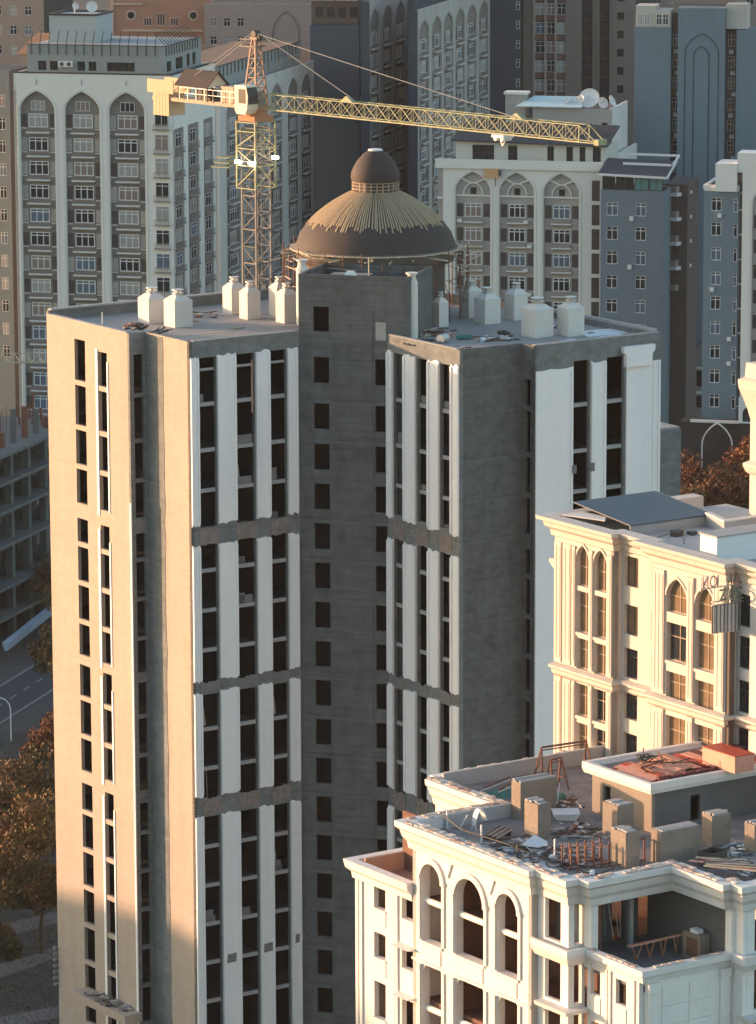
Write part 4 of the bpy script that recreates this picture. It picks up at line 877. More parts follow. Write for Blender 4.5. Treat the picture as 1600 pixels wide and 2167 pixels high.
for a in wins_: window(A, fp, (a[0] + a[1]) / 2, a[2], -.2, round(a[1] - a[0], 2), round(a[3] - a[2], 2), 1 if a[1] - a[0] < 2 else 4, 0, DGL, STEEL_D)
fq = Fc((-1.5, 1.6), (0, 1)); wq = [(1.0, 3.2, 66.0, 67.4), (5.2, 8.6, 66.0, 67.6), (10.4, 12.0, 66.0, 67.7), (13.2, 14.8, 66.0, 67.7)]
MB().wall(fq, .3, 17.5, 65.6, 69.5, 0, .3, wq).build('penthouse_wall', PT, A)
for a in wq: window(A, fq, (a[0] + a[1]) / 2, a[2], -.2, round(a[1] - a[0], 2), round(a[3] - a[2], 2), 1, 0, DGL, STEEL_D)
MB().box(-20.9, -1.6, 1.9, 19.0, 69.1, 69.42).build('penthouse_roof', PT, A)
for F, l in ((fp, 19.4), (fq, 17.4)):                    # leaning roof screen posts and their rail
    MB().fbox(F, 0, l, 69.52, 69.62, .02, .12).build('screen_rail', STEEL_D, A)
    for k in range(int(l / 1.25)):
        u = .6 + k * 1.25; MB().beam(F.p(u, 68.2, .10), F.p(u, 69.5, .10), .10).build('screen_post', STEEL_D, A); MB().beam(F.p(u, 69.6, .05), F.p(u - .25, 71.3, -1.6), .09).build('screen_post', STEEL_D, A)
MB().box(-19.8, -13.0, 8.0, 15.0, 69.4, 73.0).build('lift_housing', mat('lift housing paint', (.36, .39, .395), var=.05), A)
MB().sweep([(-19.8, 15), (-19.8, 8), (-13, 8), (-13, 15), (-19.8, 15)], [(-.3, 73.002), (.15, 73.002), (.15, 73.25), (-.3, 73.25)], False).build('lift_coping', FELT, A)
# --- second arched wing behind the crane mast
A2 = thing('arched_wing_block', 'pale arched apartment wing half hidden behind the crane mast', 'building', (-22.69, 603.0, 0), -14.0)
f2 = Fc((0, 0), (0, 1))
arched(A2, f2, .3, 54.0, 0, 60.6, [(5.0, 12.0), (14.0, 19.5), (21.5, 27.0), (28.9, 35.2), (38.6, 44.6), (46.4, 52.4)], 56.8, 58.9, 53.6, 3.3, 12, BAYP, bw=.5, kind='pointed', depth=.16, wm=AW2)
MB().wall(Fc((-16, 0), (1, 0)), 0, 16.3, 0, 60.6, 0, .4).build('wall', AW, A2); MB().box(-16, -.6, .4, 54, 59.9, 60.2).build('roof_deck', FELT, A2)
fp2 = Fc((-1.6, 2), (0, 1)); MB().wall(fp2, 0, 50, 60.2, 63.6, 0, .3, [(31 + k * 6, 32.3 + k * 6, 60.6, 62.1) for k in range(3)]).build('penthouse_wall', PT, A2)
MB().box(-12, -1.9, 2.1, 51.9, 63.2, 63.5).build('penthouse_roof', mat('brown tin roof', (.22, .13, .09), var=.2, scale=.3), A2)
for k in range(24): MB().beam(fp2.p(1 + k * 2.0, 62.0, .1), fp2.p(1 + k * 2.0, 63.6, .1), .1).build('screen_post', STEEL_D, A2)
MB().fbox(fp2, 0, 50, 63.6, 63.72, 0, .15).build('screen_rail', STEEL_D, A2)
MB().wall(Fc((-12, 2), (1, 0)), 0, 10.4, 60.2, 63.6, 0, .3).build('penthouse_wall', PT, A2)
# --- pair of arched wings at top centre
B1 = thing('narrow_arched_block', 'shaded apartment block with three tall narrow arches above the dome', 'building', (-1.29, 640.0, 0), -14.0)
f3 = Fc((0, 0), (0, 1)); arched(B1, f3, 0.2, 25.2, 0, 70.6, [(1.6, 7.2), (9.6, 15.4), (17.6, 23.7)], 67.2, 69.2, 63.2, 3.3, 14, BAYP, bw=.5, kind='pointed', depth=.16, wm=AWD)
MB().wall(Fc((-1.1, 0), (1, 0)), 0, 1.3, 0, 70.6, 0, .4).build('wall', NAVY, B1); MB().box(-1.1, -.4, .45, 25, 70.0, 70.4).build('roof_deck', FELT, B1)
MB().wall(Fc((-1.1, 25.2), (0, -1)), 0, 25, 0, 70.6, 0, .4).build('wall', NAVY, B1)
B2 = thing('long_arched_block', 'shaded apartment block with a row of six tall narrow arches', 'building', (5.93, 640.0, 0), -14.0)
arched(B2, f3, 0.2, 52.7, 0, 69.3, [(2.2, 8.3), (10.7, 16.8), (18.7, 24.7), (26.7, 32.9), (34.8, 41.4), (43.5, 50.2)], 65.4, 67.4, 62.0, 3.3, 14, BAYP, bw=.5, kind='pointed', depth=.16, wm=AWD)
MB().wall(Fc((-1.15, 0), (1, 0)), 0, 1.35, 0, 69.3, 0, .4).build('wall', NAVY, B2); MB().wall(Fc((-1.15, 52.5), (0, -1)), 0, 52.4, 0, 69.3, 0, .4).build('wall', NAVY, B2); MB().box(-1.1, -.4, .45, 52, 68.6, 68.95).build('roof_deck', FELT, B2)
MB().fbox(Fc((-.5, 1.2), (0, 1)), 0, 50, 68.97, 72.0, 0, -.4).build('penthouse_wall', NAVY, B2)
# --- blank slate walls
def slab_block(name, label, x0, x1, y, depth, z1, deg, m_, extra=None):
    o = thing(name, label, 'building', (x0, y, 0), deg); l = (x1 - x0) / cos(radians(deg))
    MB().box(0, l, 0, depth, 0, z1).build('wall', m_, o); MB().box(.3, l - .3, .3, depth - .3, z1 + .002, z1 + .2).build('roof', FELT, o)
    return o, l
o, l = slab_block('blank_wall_block', 'dark blue blank walled block between the crane apex and arched block', -10.3, -2.7, 662, 20, 65.5, -6, mat('dusk blue blank wall', (.075, .105, .135), var=.1, scale=.1, vstreak=.06))
MB().box(.2, l - .2, .4, 12, 65.7, 69.2).build('top_storey', mat('brown top storey', (.13, .10, .085), var=.2), o)
for k in range(2): MB().hexa([(.4 + k * 3.7, -.2, 69.25), (3.7 + k * 3.7, -.2, 69.25), (3.9 + k * 3.7, 3.4, 70.0), (.8 + k * 3.7, 3.4, 70.0), (.4 + k * 3.7, -.2, 69.35), (3.7 + k * 3.7, -.2, 69.35), (3.9 + k * 3.7, 3.4, 70.1), (.8 + k * 3.7, 3.4, 70.1)]).build('skylight_panel', SLAB, o)
for k in range(4): window(o, Fc((.2, .4), (1, 0)), 1.2 + k * 1.8, 66.6, .01, 1.2, 1.7, 1, .6, DGL, STEEL_D)
o, l = slab_block('side_strip_block', 'thin dark strip block with small windows beside dark blue blank wall', -2.6, 0.2, 668, 16, 76, -6, mat('murky side wall', (.10, .10, .105), var=.15))
for k in range(16): window(o, Fc((0, 0), (1, 0)), 1.3, 70 - k * 3.1, .01, .9, 1.4, 1, .6, random.choice((DGL, CGL)))
o, l = slab_block('navy_wall_block', 'dark navy blank wall right of the row of six arches', 17.9, 23.3, 690, 25, 82, -4, NAVY)
for k in range(15): window(o, Fc((0, 0), (1, 0)), 5.0, 75 - k * 3.1, .01, .55, 1.3, 0, .6, random.choice((DGL, CGL)))
# --- brown striped tower
S = thing('brown_striped_tower', 'brown tower with dark glass stripes and a column of small square windows', 'building', (0, 700.0, 0), -14.0)
FSS = Fc((24.6, 0), (1, 0))
MB().wall(FSS, 0, 18.4, 0, 84, 0, .5, [(2.0, 3.6, 2, 83), (3.9, 5.3, 2, 83), (5.6, 7.0, 2, 83), (9.7, 11.5, 2, 83), (12.65, 14.3, 2, 83)] + [(15.55, 16.65, 65.2 - 2.95 * k - 1.25, 65.2 - 2.95 * k) for k in range(-3, 18)]).build('wall', BROWN, S)
MB().box(24.9, 42.6, .55, 20, 0, 83.5).build('core_wall', FELT, S)
for a, b in ((9.7, 11.5), (12.65, 14.3)):
    for k in range(16): window(S, FSS, (a + b) / 2, 33 + k * 3.1, -.4, round(b - a, 2), 3.0, 1, .5, DGL, STEEL_D)
for a, b in ((2.0, 3.6), (3.9, 5.3), (5.6, 7.0)):
    MB().fbox(FSS, a - .3, a - .02, 2, 83, .002, .25).build('rib', mat('rose brown rib', (.38, .30, .27), var=.1), S)
    for k in range(16):
        window(S, FSS, (a + b) / 2, 33.6 + k * 3.1, -.4, round(b - a, 2), 1.9, 1, .6, random.choice(PANES)); MB().fbox(FSS, a, b, 32.6 + k * 3.1, 33.55 + k * 3.1, -.3, -.42).build('spandrel', mat('red brown spandrel', (.17, .10, .085), var=.25), S)
for a in (11.6, 12.3, 14.35): MB().fbox(FSS, a, a + .25, 2, 83, .002, .2).build('rib', BROWN, S)
for k in range(-3, 18): window(S, FSS, 16.1, 65.2 - 2.95 * k - 1.25, -.35, 1.1, 1.25, 0, 0, DGL, STEEL_D)
# --- blue tower with engraved arch
T = thing('blue_arch_tower', 'blue grey tower with a double pointed arch outline on blank wall', 'building', (0, 600.0, 0), -10.0)
FTt = Fc((36.5, 0), (1, 0))
MB().fbox(FTt, 0, 5.1, 0, 70.3, 0, -6).build('wall', BLUE, T); MB().fbox(FTt, 6.1, 12.65, 0, 73.0, .6, -6).build('wall', BLUE, T); MB().fbox(FTt, 14.2, 26, 0, 70.0, 0, -6).build('wall', BLUE, T)
MB().fbox(FTt, 5.1, 6.1, 0, 72, -2.5, -6).build('recess_wall', BROWN, T); MB().fbox(FTt, 12.65, 14.2, 0, 72, -2.5, -6).build('recess_wall', BROWN, T)
GRV = mat('dark groove', (.06, .075, .10), var=.1)
for a, b, z, w_ in ((7.2, 11.7, 69.4, .16), (8.4, 10.4, 67.6, .16)):
    MB().arch_band(FTt, a, b, z - (2.6 if a < 8 else 1.2), z, w_, .602, .66, 'pointed', z0=20).build('arch_outline', GRV, T)
for u in (5.55, 13.3):
    for k in range(14):
        z = 67.5 - k * 2.95; window(T, FTt, u, z, -2.48, .9, 1.6, 1, .6, random.choice(PANES))
        q = MB().fbox(FTt, u - .3 + .2 * (k % 3), u + .35 + .2 * (k % 3), z - 1.0, z - .45, -2.4, -1.9); q.build('air_conditioner', PVC, T)
MB().fbox(FTt, .1, 2.9, 70.302, 73.2, -.3, -5).build('roof_room', mat('beige roof room', (.45, .42, .38), var=.08), T); MB().fbox(FTt, 2.9, 5.0, 70.302, 72.6, -.1, -5).build('roof_room', MATS['beige roof room'], T)
MB().fbox(FTt, 12.7, 15.6, 70.1, 73.5, -.4, -5).build('roof_room', MATS['beige roof room'], T); MB().fbox(FTt, 5.0, 14, 73.1, 78, -5, -12).build('roof_room', BROWN, T)
for u in (.7, 1.7, 3.4, 4.3): window(T, FTt, u, 70.6, -.08 if u > 2.9 else -.28, .8, 1.5, 1, .6, random.choice((DGL, CGL)))
# --- mid arched block with blue annexe
Mb = thing('mid_arched_block', 'pale apartment block with three round headed tracery arches right of the dome', 'building', (30.3, 566.0, 0), -13.7)
fm = Fc((-23.0, 0), (1, 0))
arched(Mb, fm, 1.0, 22.8, 0, 54.3, [(2.67, 7.5), (8.73, 13.5), (14.8, 19.65)], 50.2, 52.75, 45.85, 3.27, 8, BAYM, solid=True, tracery=True, bw=.48)
MB().fbox(fm, 0, 23.0, 53.2, 54.45, .003, .35).build('parapet', AW, Mb)
MB().fbox(fm, 0.2, 1.0, 0, 53.2, -.6, -.9).build('wall', BAYM, Mb)
for k in range(8):
    MB().fbox(fm, 21.4, 22.45, 49.5 - k * 3.27 - .3, 52.2 - k * 3.27 - .1 - .15, .002, .03).build('side_glazing', SHUT, Mb); MB().fbox(fm, .2, 1.0, 49.0 - k * 3.27, 49.2 - k * 3.27, -.6, .1).build('side_ledge', AW, Mb)
    for sx in ((4.0, 6.9, 10.0, 12.9) if k % 2 else (3.3, 12.4)):
        if random.random() < .6: MB().fbox(fm, sx - .3, sx + .3, 45.9 - k * 3.27, 46.35 - k * 3.27, -.1, .2).build('air_conditioner', PVC, Mb)
MB().wall(Fc((-.2, 0), (0, 1)), .02, 26, 0, 54.3, 0, .4).build('wall', AW, Mb); MB().box(-22.8, -.5, .6, 26, 53.3, 53.6).build('roof_deck', FELT, Mb)
fpm = Fc((-20.7, 2.0), (1, 0)); wpm = [(2.3, 5.3, 53.9, 56.2), (7.2, 8.5, 53.9, 56.2), (12.6, 13.5, 53.9, 56.2), (15.2, 16.1, 53.9, 56.2), (17.0, 17.8, 53.9, 56.2), (18.8, 19.9, 53.9, 56.2)]
MB().wall(fpm, 0, 20.6, 53.6, 56.6, 0, .3, wpm).build('penthouse_wall', mat('cream penthouse', (.55, .53, .48), var=.06), Mb)
for a in wpm: window(Mb, fpm, (a[0] + a[1]) / 2, a[2], -.2, round(a[1] - a[0], 2), round(a[3] - a[2], 2), 1, .5, DGL, STEEL_D)
MB().hexa([(-21.2, 1.2, 56.7), (.3, 1.2, 56.3), (.3, 10, 58.2), (-21.2, 10, 58.4), (-21.2, 1.2, 56.85), (.3, 1.2, 56.45), (.3, 10, 58.35), (-21.2, 10, 58.55)]).build('penthouse_roof', FELT, Mb)
MB().wall(Fc((-.1, 2.0), (0, 1)), .3, 9, 53.6, 56.3, 0, .3).build('penthouse_wall', MATS['cream penthouse'], Mb)
GB = mat('grey roof block', (.33, .325, .31), var=.08, scale=.3)
fgb = Fc((-12.2, 12), (1, 0)); MB().wall(fgb, 0, 11.0, 53.6, 60.3, 0, .3, [(2.6, 4.2, 57.6, 58.5), (5.0, 8.3, 57.0, 58.3), (9.6, 10.4, 57.9, 58.5)]).build('plant_block_wall', GB, Mb)
MB().box(-12.0, -1.3, 12.35, 22, 53.7, 60.0).build('plant_block_core', FELT, Mb)
MB().wall(Fc((-1.2, 12), (0, 1)), .3, 12, 53.6, 60.4, 0, .3, [(1.5, 2.1, 57.4, 58.1), (2.9, 3.5, 57.4, 58.1)]).build('plant_block_wall', AW, Mb)
MB().box(-16.2, -13.4, 13, 15, 53.6, 62.0).build('stair_tower', GB, Mb); MB().box(-16.4, -13.2, 12.8, 15.2, 62.002, 62.35).build('stair_tower_cap', AW, Mb)
MB().hexa([(-14.4, 11.3, 60.5), (-5.2, 11.3, 60.5), (-5.8, 15, 61.6), (-12.5, 15, 61.6), (-14.4, 11.3, 60.62), (-5.2, 11.3, 60.62), (-5.8, 15, 61.72), (-12.5, 15, 61.72)]).build('canopy_sheet', mat('pale aqua sheet', (.50, .60, .60), var=.06), Mb)
ANX = thing('blue_annexe', 'blue grey annexe with paired white windows beside the pale arched block', 'building', (29.72, 562.0, 0), -13.7)
fx = Fc((0, 0), (1, 0))
wx = [(.76, 2.29, 49.58 - 3.24 * k - 1.8, 49.58 - 3.24 * k) for k in range(9)] + [(4.64, 6.1, 49.58 - 3.24 * k - 1.8, 49.58 - 3.24 * k) for k in range(9)]
MB().wall(fx, 0, 8.5, 0, 51.2, 0, .35, wx).build('wall', BLUE, ANX); MB().wall(Fc((8.5, 0), (0, 1)), .02, 8, 0, 51.2, 0, .35).build('wall', BLUE, ANX)
for a in wx: window(ANX, fx, (a[0] + a[1]) / 2, a[2], -.2, round(a[1] - a[0], 2), 1.8, 1, .7, random.choice((DGL, DGL, BGL)), None, .1)
for k, u in ((0, 4.2), (2, 4.0), (5, 4.2)): MB().fbox(fx, u - .3, u + .25, 47.2 - 3.24 * k, 47.8 - 3.24 * k, .002, .35).build('air_conditioner', PVC, ANX)
for a, b in ((.2, 1.9), (2.0, 4.4), (4.5, 6.4), (6.5, 8.3)):
    window(ANX, fx, (a + b) / 2, 51.25, -.1, round(b - a, 2), 1.9, 1, 0, DGL if a < 4 else mat('teal glazing', (.10, .22, .24), rough=.2, var=.2, spec=.5), STEEL_D)
MB().box(.3, 8.2, .5, 8, 50.9, 51.2).build('roof_deck', FELT, ANX)
MB().hexa([(-.3, -.8, 53.3), (9.0, -.8, 53.0), (9.0, 6.5, 54.4), (-.3, 6.5, 54.6), (-.3, -.8, 53.45), (9.0, -.8, 53.15), (9.0, 6.5, 54.55), (-.3, 6.5, 54.75)]).build('canopy_roof', mat('dark canopy', (.06, .06, .07), var=.1), ANX)
for p_, q_ in (((-.3, -.85, 53.35), (9.0, -.85, 53.05)), ((9.05, -.8, 53.1), (9.05, 6.5, 54.5)), ((2.5, 2.5, 54.5), (9.0, 2.5, 54.4)), ((2.5, 7.0, 55.3), (9.2, 7.0, 55.2)), ((9.2, 2.5, 54.45), (9.3, 7.0, 55.2))): MB().beam(p_, q_, .18, .3).build('canopy_trim', PVC, ANX)
BALB = thing('balcony_side_block', 'dim brown block with stacked white edged balconies right of the blue annexe', 'building', (38.1, 565.5, 0), -13.7)
MB().box(.3, 3.4, .2, 9, 0, 51.5).build('wall', mat('dim brown wall', (.10, .082, .075), var=.15), BALB)
for k in range(5):
    z = 50.0 - k * 3.3
    MB().sweep([(.0, 9), (.0, -.2), (2.1, -.8), (3.4, 3)], [(-.5, z), (.15, z), (.15, z + .45), (-.5, z + .45)]).build('balcony_slab', PVC, BALB) if k < 4 else None
    MB().sweep([(.1, 9), (.1, -.05), (2.0, -.6), (3.2, 3)], [(-.12, z + .46), (.0, z + .46), (.0, z + 1.3), (-.12, z + 1.3)]).build('balcony_front', BALC, BALB)
# --- small blue block and pale arched neighbour at the right edge
B3 = thing('small_blue_block', 'small blue grey block with one column of windows near the right edge', 'building', (42.08, 545.0, 0), -14.0)
fb3 = Fc((0, 0), (1, 0)); wb = [(.95, 2.3, 52.15 - 3.2 * k - 1.75, 52.15 - 3.2 * k) for k in range(10)] + [(3.85, 4.4, 52.0 - 3.2 * k - 1.75, 52.0 - 3.2 * k) for k in range(10)]
MB().wall(fb3, 0, 4.5, 0, 53.6, 0, .35, wb).build('wall', BLUE, B3); MB().wall(Fc((0, 9), (0, -1)), 0, 8.98, 0, 53.6, 0, .35).build('wall', BLUE, B3)
for a in wb: window(B3, fb3, (a[0] + a[1]) / 2, a[2], -.2, round(a[1] - a[0], 2), 1.75, 1 if a[0] < 2 else 0, .72, random.choice((DGL, DGL, BGL)), None, .1)
MB().sweep([(0, 9), (0, 0), (4.6, 0)], [(.002, 53.3), (.1, 53.3), (.1, 53.75), (-.35, 53.75), (-.35, 53.0), (.002, 53.0)]).build('parapet_coping', PVC, B3); MB().box(.35, 6, .4, 9, 52.6, 52.9).build('roof_deck', SLAB, B3)
for k, u in ((0, 2.1), (3, 1.2), (5, 3.5), (6, 3.5)): MB().fbox(fb3, u - .25, u + .25, 49.6 - 3.2 * k, 50.1 - 3.2 * k, .002, .35).build('air_conditioner', PVC, B3)
MB().fbox(fb3, 4.55, 5.25, 0, 54, -.8, -1.2).build('recess_wall', BROWN, B3)
for k in range(11): MB().fbox(fb3, 4.5, 5.3, 50.5 - 3.2 * k, 50.65 - 3.2 * k, -.8, -.2).build('recess_ledge', PVC, B3)
E5 = thing('right_arched_block', 'pale arched apartment block cut off by the right edge of the view', 'building', (46.9, 543.5, 0), -14.0)
arched(E5, Fc((0, 0), (1, 0)), 0, 14, 0, 56.5, [(1.3, 6.1), (7.5, 12.3)], 51.5, 54.0, 47.5, 3.25, 9, BAYM, solid=True, bw=.48)
MB().wall(Fc((0, 10), (0, -1)), 0, 9.98, 0, 56.5, 0, .35).build('wall', AW, E5); MB().fbox(Fc((0, 0), (1, 0)), -.7, 14, 55.5, 58, .003, -4).build('parapet', AW, E5); MB().box(-3.5, -.71, -.2, 5, 53.0, 56.6).build('roof_shed', AW, E5)
# --- left edge block, brick and brown buildings in the far distance
LS = thing('left_edge_block', 'grey green apartment block cut off by the left edge beside the arches', 'building', (-58.0, 602.0, 0), -14.0)
fl = Fc((0, 0), (1, 0)); wl = [(4.7, 5.7, 60.5 - 3.25 * k - 1.7, 60.5 - 3.25 * k) for k in range(12)] + [(2.4, 3.5, 60.5 - 3.25 * k - 1.7, 60.5 - 3.25 * k) for k in range(12)]
MB().wall(fl, 0, 6.3, 0, 64, 0, .3, wl).build('wall', mat('grey green render', (.15, .18, .19), var=.08, hstreak=.06), LS); MB().box(.1, 6.2, .35, 10, 0, 63.8).build('core_wall', FELT, LS)
for a in wl: window(LS, fl, (a[0] + a[1]) / 2, a[2], -.15, 1.0 if a[0] > 4 else 1.1, 1.7, 1, .7, random.choice(PANES))
def far_block(name, label, x, y, w_, dp, h, deg, m_, cols, z_top, fh, rows_, ww=1.2, wh=1.5, roof=None, u0=1.0, du=2.6):
    o = thing(name, label, 'building', (x, y, 0), deg); F = Fc((0, 0), (1, 0))
    rc = [(u0 + i * du, u0 + i * du + ww, z_top - k * fh - wh, z_top - k * fh) for i in range(cols) for k in range(rows_)]
    MB().wall(F, 0, w_, 0, h, 0, .3, rc).build('wall', m_, o); MB().box(.1, w_ - .1, .32, dp, 0, h - .2).build('core_wall', FELT, o)
    for a in rc: window(o, F, (a[0] + a[1]) / 2, a[2], -.15, ww, wh, 1, .6, random.choice(PANES))
    if roof: MB().hexa([(-.5, -.6, h), (w_ + .5, -.6, h), (w_ + .5, dp, h + .1), (-.5, dp, h + .1), (-.5 + 1, dp * .45, h + 2.6), (w_ - .5, dp * .45, h + 2.6), (w_ - .5, dp * .55, h + 2.6), (.5, dp * .55, h + 2.6)]).build('roof', roof, o)
    return o
TAN = mat('tan far facade', (.30, .235, .195), var=.1, scale=.2); BRK2 = mat('terracotta far brick', (.40, .215, .145), var=.12, scale=.3, hstreak=.05); ORR = mat('rusty orange roof', (.42, .20, .10), var=.2, scale=.3)
far_block('tan_tower', 'tan grey tower at the far upper left corner', -66, 700, 12, 16, 72, -14, TAN, 4, 66, 3.2, 7)
o = far_block('tan_house_block', 'low tan block with rusty orange roof beside the tan tower', -55.5, 665, 7.5, 14, 61, -14, TAN, 2, 60, 3.2, 3, roof=ORR)
o = far_block('terracotta_block', 'ornate terracotta brick building with round windows at the top edge', -47.4, 760, 19, 18, 64, -6, BRK2, 0, 60, 3.2, 0)
fo = Fc((0, 0), (1, 0))
for u in (3.8, 15.0):
    q = MB(); q.cyl(fo.p(u, 59.9, .0), fo.p(u, 59.9, .15), .95, 20); q.build('round_frame', mat('pale terracotta trim', (.55, .40, .32), var=.06), o); MB().cyl(fo.p(u, 59.9, .152), fo.p(u, 59.9, .2), .62, 20).build('round_window', DGL, o)
for u, h in ((6.8, 1.5), (9.2, 2.3), (11.6, 1.5)): window(o, fo, u, 58.0, .02, 1.5, h, 2, 0, DGL, MATS['pale terracotta trim'], .14)
MB().sweep([(0, 0), (6, 0)], [(0.002, 61.6), (.4, 61.7), (.4, 62), (0.002, 62)]).build('string_course', MATS['pale terracotta trim'], o); MB().fbox(fo, 2.2, 16.8, 57.0, 57.4, .002, .3).build('string_course', MATS['pale terracotta trim'], o)
for u in (.2, 18.3): MB().fbox(fo, u, u + .5, 52, 64, .002, .25).build('pilaster', MATS['pale terracotta trim'], o)
o = far_block('rose_grey_block', 'rose grey block with blank arch outline behind the crane apex', -30, 745, 20, 18, 63, -8, mat('rose grey render', (.36, .28, .25), var=.1, scale=.2), 3, 60.5, 3.2, 3, du=2.4)
MB().arch_band(fo, 12.2, 16.6, 58.0, 61.5, .2, .002, .1, 'pointed', z0=52).build('arch_outline', BROWN, o)
o = far_block('brown_roof_block', 'low block with ribbed brown roof behind the crane head', -31, 690, 24, 14, 57, -14, TAN, 6, 56, 3.2, 2, roof=mat('ribbed brown roof', (.26, .15, .10), var=.2, scale=.4))
far_block('dark_distant_block', 'dark far block closing the gap above the three narrow arches', -12, 780, 20, 14, 72, -6, NAVY, 6, 70, 3.2, 5)
far_block('grey_far_block', 'grey block closing the top right corner behind the blue tower', 38, 720, 34, 14, 84, -10, mat('far warm grey', (.30, .27, .25), var=.1), 10, 82, 3.2, 6)
# --- concrete frame building on the left
FB = thing('concrete_frame_building', 'bare concrete frame building with open floors at the left edge', 'building', (-46.92, 520.0, 0), -18.0)
ff = Fc((0, -8), (0, 1)); CFS = mat('pale slab concrete', (.12, .13, .13), var=.15, scale=.5); CF = mat('raw frame concrete', (.10, .112, .112), var=.15, scale=.5)
for z in (23.4, 19.9, 16.3, 12.0, 6.7, 2.9): MB().box(-14, .9, -8, 26, z - .4, z).build('floor_slab', CFS, FB)
for k in range(6):
    u = .8 + k * 5.6
    for z0, z1 in ((0, 2.55), (2.9, 6.35), (6.7, 11.65), (12.0, 15.95), (16.3, 19.55), (19.9, 23.05)):
        MB().fbox(ff, u, u + .9, z0, z1, -.3, -1.2).build('column', CF, FB)
        if random.random() < .6: MB().fbox(ff, u + 1.3, u + 3.2, z0, z1, -1.6, -1.8).build('brick_partition', BRK, FB)
        MB().fbox(ff, u + 1.0 + random.uniform(0, 1), u + 1.35 + random.uniform(.7, 1), z0, z1, -5, -5.3).build('inner_pier', CF, FB)
MB().box(-13.8, -6, -7.8, 25.8, 0, 23).build('rear_core', FELT, FB)
for k in range(9):
    u = .8 + k * 3.7; MB().fbox(ff, u, u + .6, 23.402, 23.402 + random.uniform(1.2, 4.5), -1.2, -1.8).build('column_stub', RUST if k % 2 else CF, FB)
    for j in range(5):
        x, y = -2.0 - random.uniform(0, 5), -7 + u + random.uniform(-1, 2); MB().beam((x, y, 23.4), (x + random.uniform(-.3, .3), y + random.uniform(-.3, .3), 23.4 + random.uniform(1.5, 4)), random.uniform(.08, .3)).build('rebar_bundle', RUST, FB)
aw = MB(); aw.hexa([(-45.6, 506, 1.5), (-45.2, 506, 1.5), (-40.6, 530, 1.5), (-41.0, 530, 1.5), (-45.9, 506, 2.5), (-45.2, 506, 2.3), (-40.6, 530, 2.3), (-41.3, 530, 2.5)])
site = thing('site_canopy', 'long pale blue canopy roof along the foot of the frame building', 'canopy'); aw.build('canopy_sheet', mat('pale blue canopy', (.26, .31, .38), var=.06), site)
for k in range(6): MB().beam((-45.2 + .84 * k, 507 + 4.4 * k, 0), (-45.2 + .84 * k, 507 + 4.4 * k, 1.5), .1).build('post', STEEL_D, site)
# --- second crane, only its jib reaches into view
c2 = thing('distant_crane', 'pale olive crane jib crossing low in front of the arched block at far left', 'crane', (-66.0, 548.0, 0), -2.0)
OLV = mat('pale olive steel', (.34, .34, .26), var=.15)
q = MB()
for sx in (-.8, .8):
    for sy in (-.8, .8): q.beam((sx, sy, 0), (sx, sy, 36), .16)
for k in range(18): q.beam((-.8, -.8, 2 * k), (.8, -.8, 2 * k + 2), .08); q.beam((.8, .8, 2 * k), (.8, -.8, 2 * k + 2), .08)
q.build('mast', OLV, c2)
for k in range(20):
    q = MB(); x0, x1 = k * 1.5, k * 1.5 + 1.5
    for sy in (-.5, .5): q.beam((x0, sy, 30.6), (x1, sy, 30.6), .12); q.beam((x0, sy, 30.6), (x0 + .75, 0, 31.8), .07); q.beam((x0 + .75, 0, 31.8), (x1, sy, 30.6), .07)
    q.beam((x0, 0, 31.8), (x1, 0, 31.8), .1); q.build('jib_bay', OLV, c2)
# ================================================================== GROUND, ROAD, PLANTING
def strip(p, q, w_, z, name, m_):
    e = Vector((q[0] - p[0], q[1] - p[1])).normalized(); n = Vector((-e.y, e.x)) * w_ / 2
    return structure(MB().add([(p[0] - n.x, p[1] - n.y, z), (p[0] + n.x, p[1] + n.y, z), (q[0] + n.x, q[1] + n.y, z), (q[0] - n.x, q[1] - n.y, z)], [(3, 2, 1, 0)]).build(name, m_))
rd = (cos(radians(74)), sin(radians(74)))
def rp(t, s_): return (-44.2 + rd[0] * t + rd[1] * s_, 484 + rd[1] * t - rd[0] * s_)
strip(rp(-160, 0), rp(80, 0), 6.4, .02, 'road', mat('asphalt', (.042, .046, .054), var=.15, scale=.3))
KB = mat('kerb stone', (.17, .17, .175), var=.15)
for s_ in (-3.35, 3.35):
    k = MB(); a, b = rp(-160, s_), rp(80, s_); k.beam((*a, .07), (*b, .07), .3, .14); structure(k.build('kerb', KB))
for s_ in (-5.0, 5.2): strip(rp(-160, s_), rp(80, s_), 3.0, .012, 'pavement', mat('pavement slabs', (.06, .057, .057), var=.2, scale=.6))
for k in range(26): a, b = rp(-60 + k * 4.5, 0), rp(-58 + k * 4.5, 0); strip(a, b, .14, .026, 'road_marking', mat('worn road paint', (.34, .34, .34), var=.3, scale=3))
PAVE = mat('pale footpath', (.13, .12, .12), var=.18, scale=.5)
strip((-36.5, 391), (-26, 401), 3.2, .012, 'path', PAVE); strip((-40, 371), (-27, 389), 2.4, .016, 'path', PAVE); strip((-36, 361), (-26, 368), 3.0, .014, 'path', PAVE); strip((-44, 372), (-33, 381), 2.5, .020, 'path', PAVE)
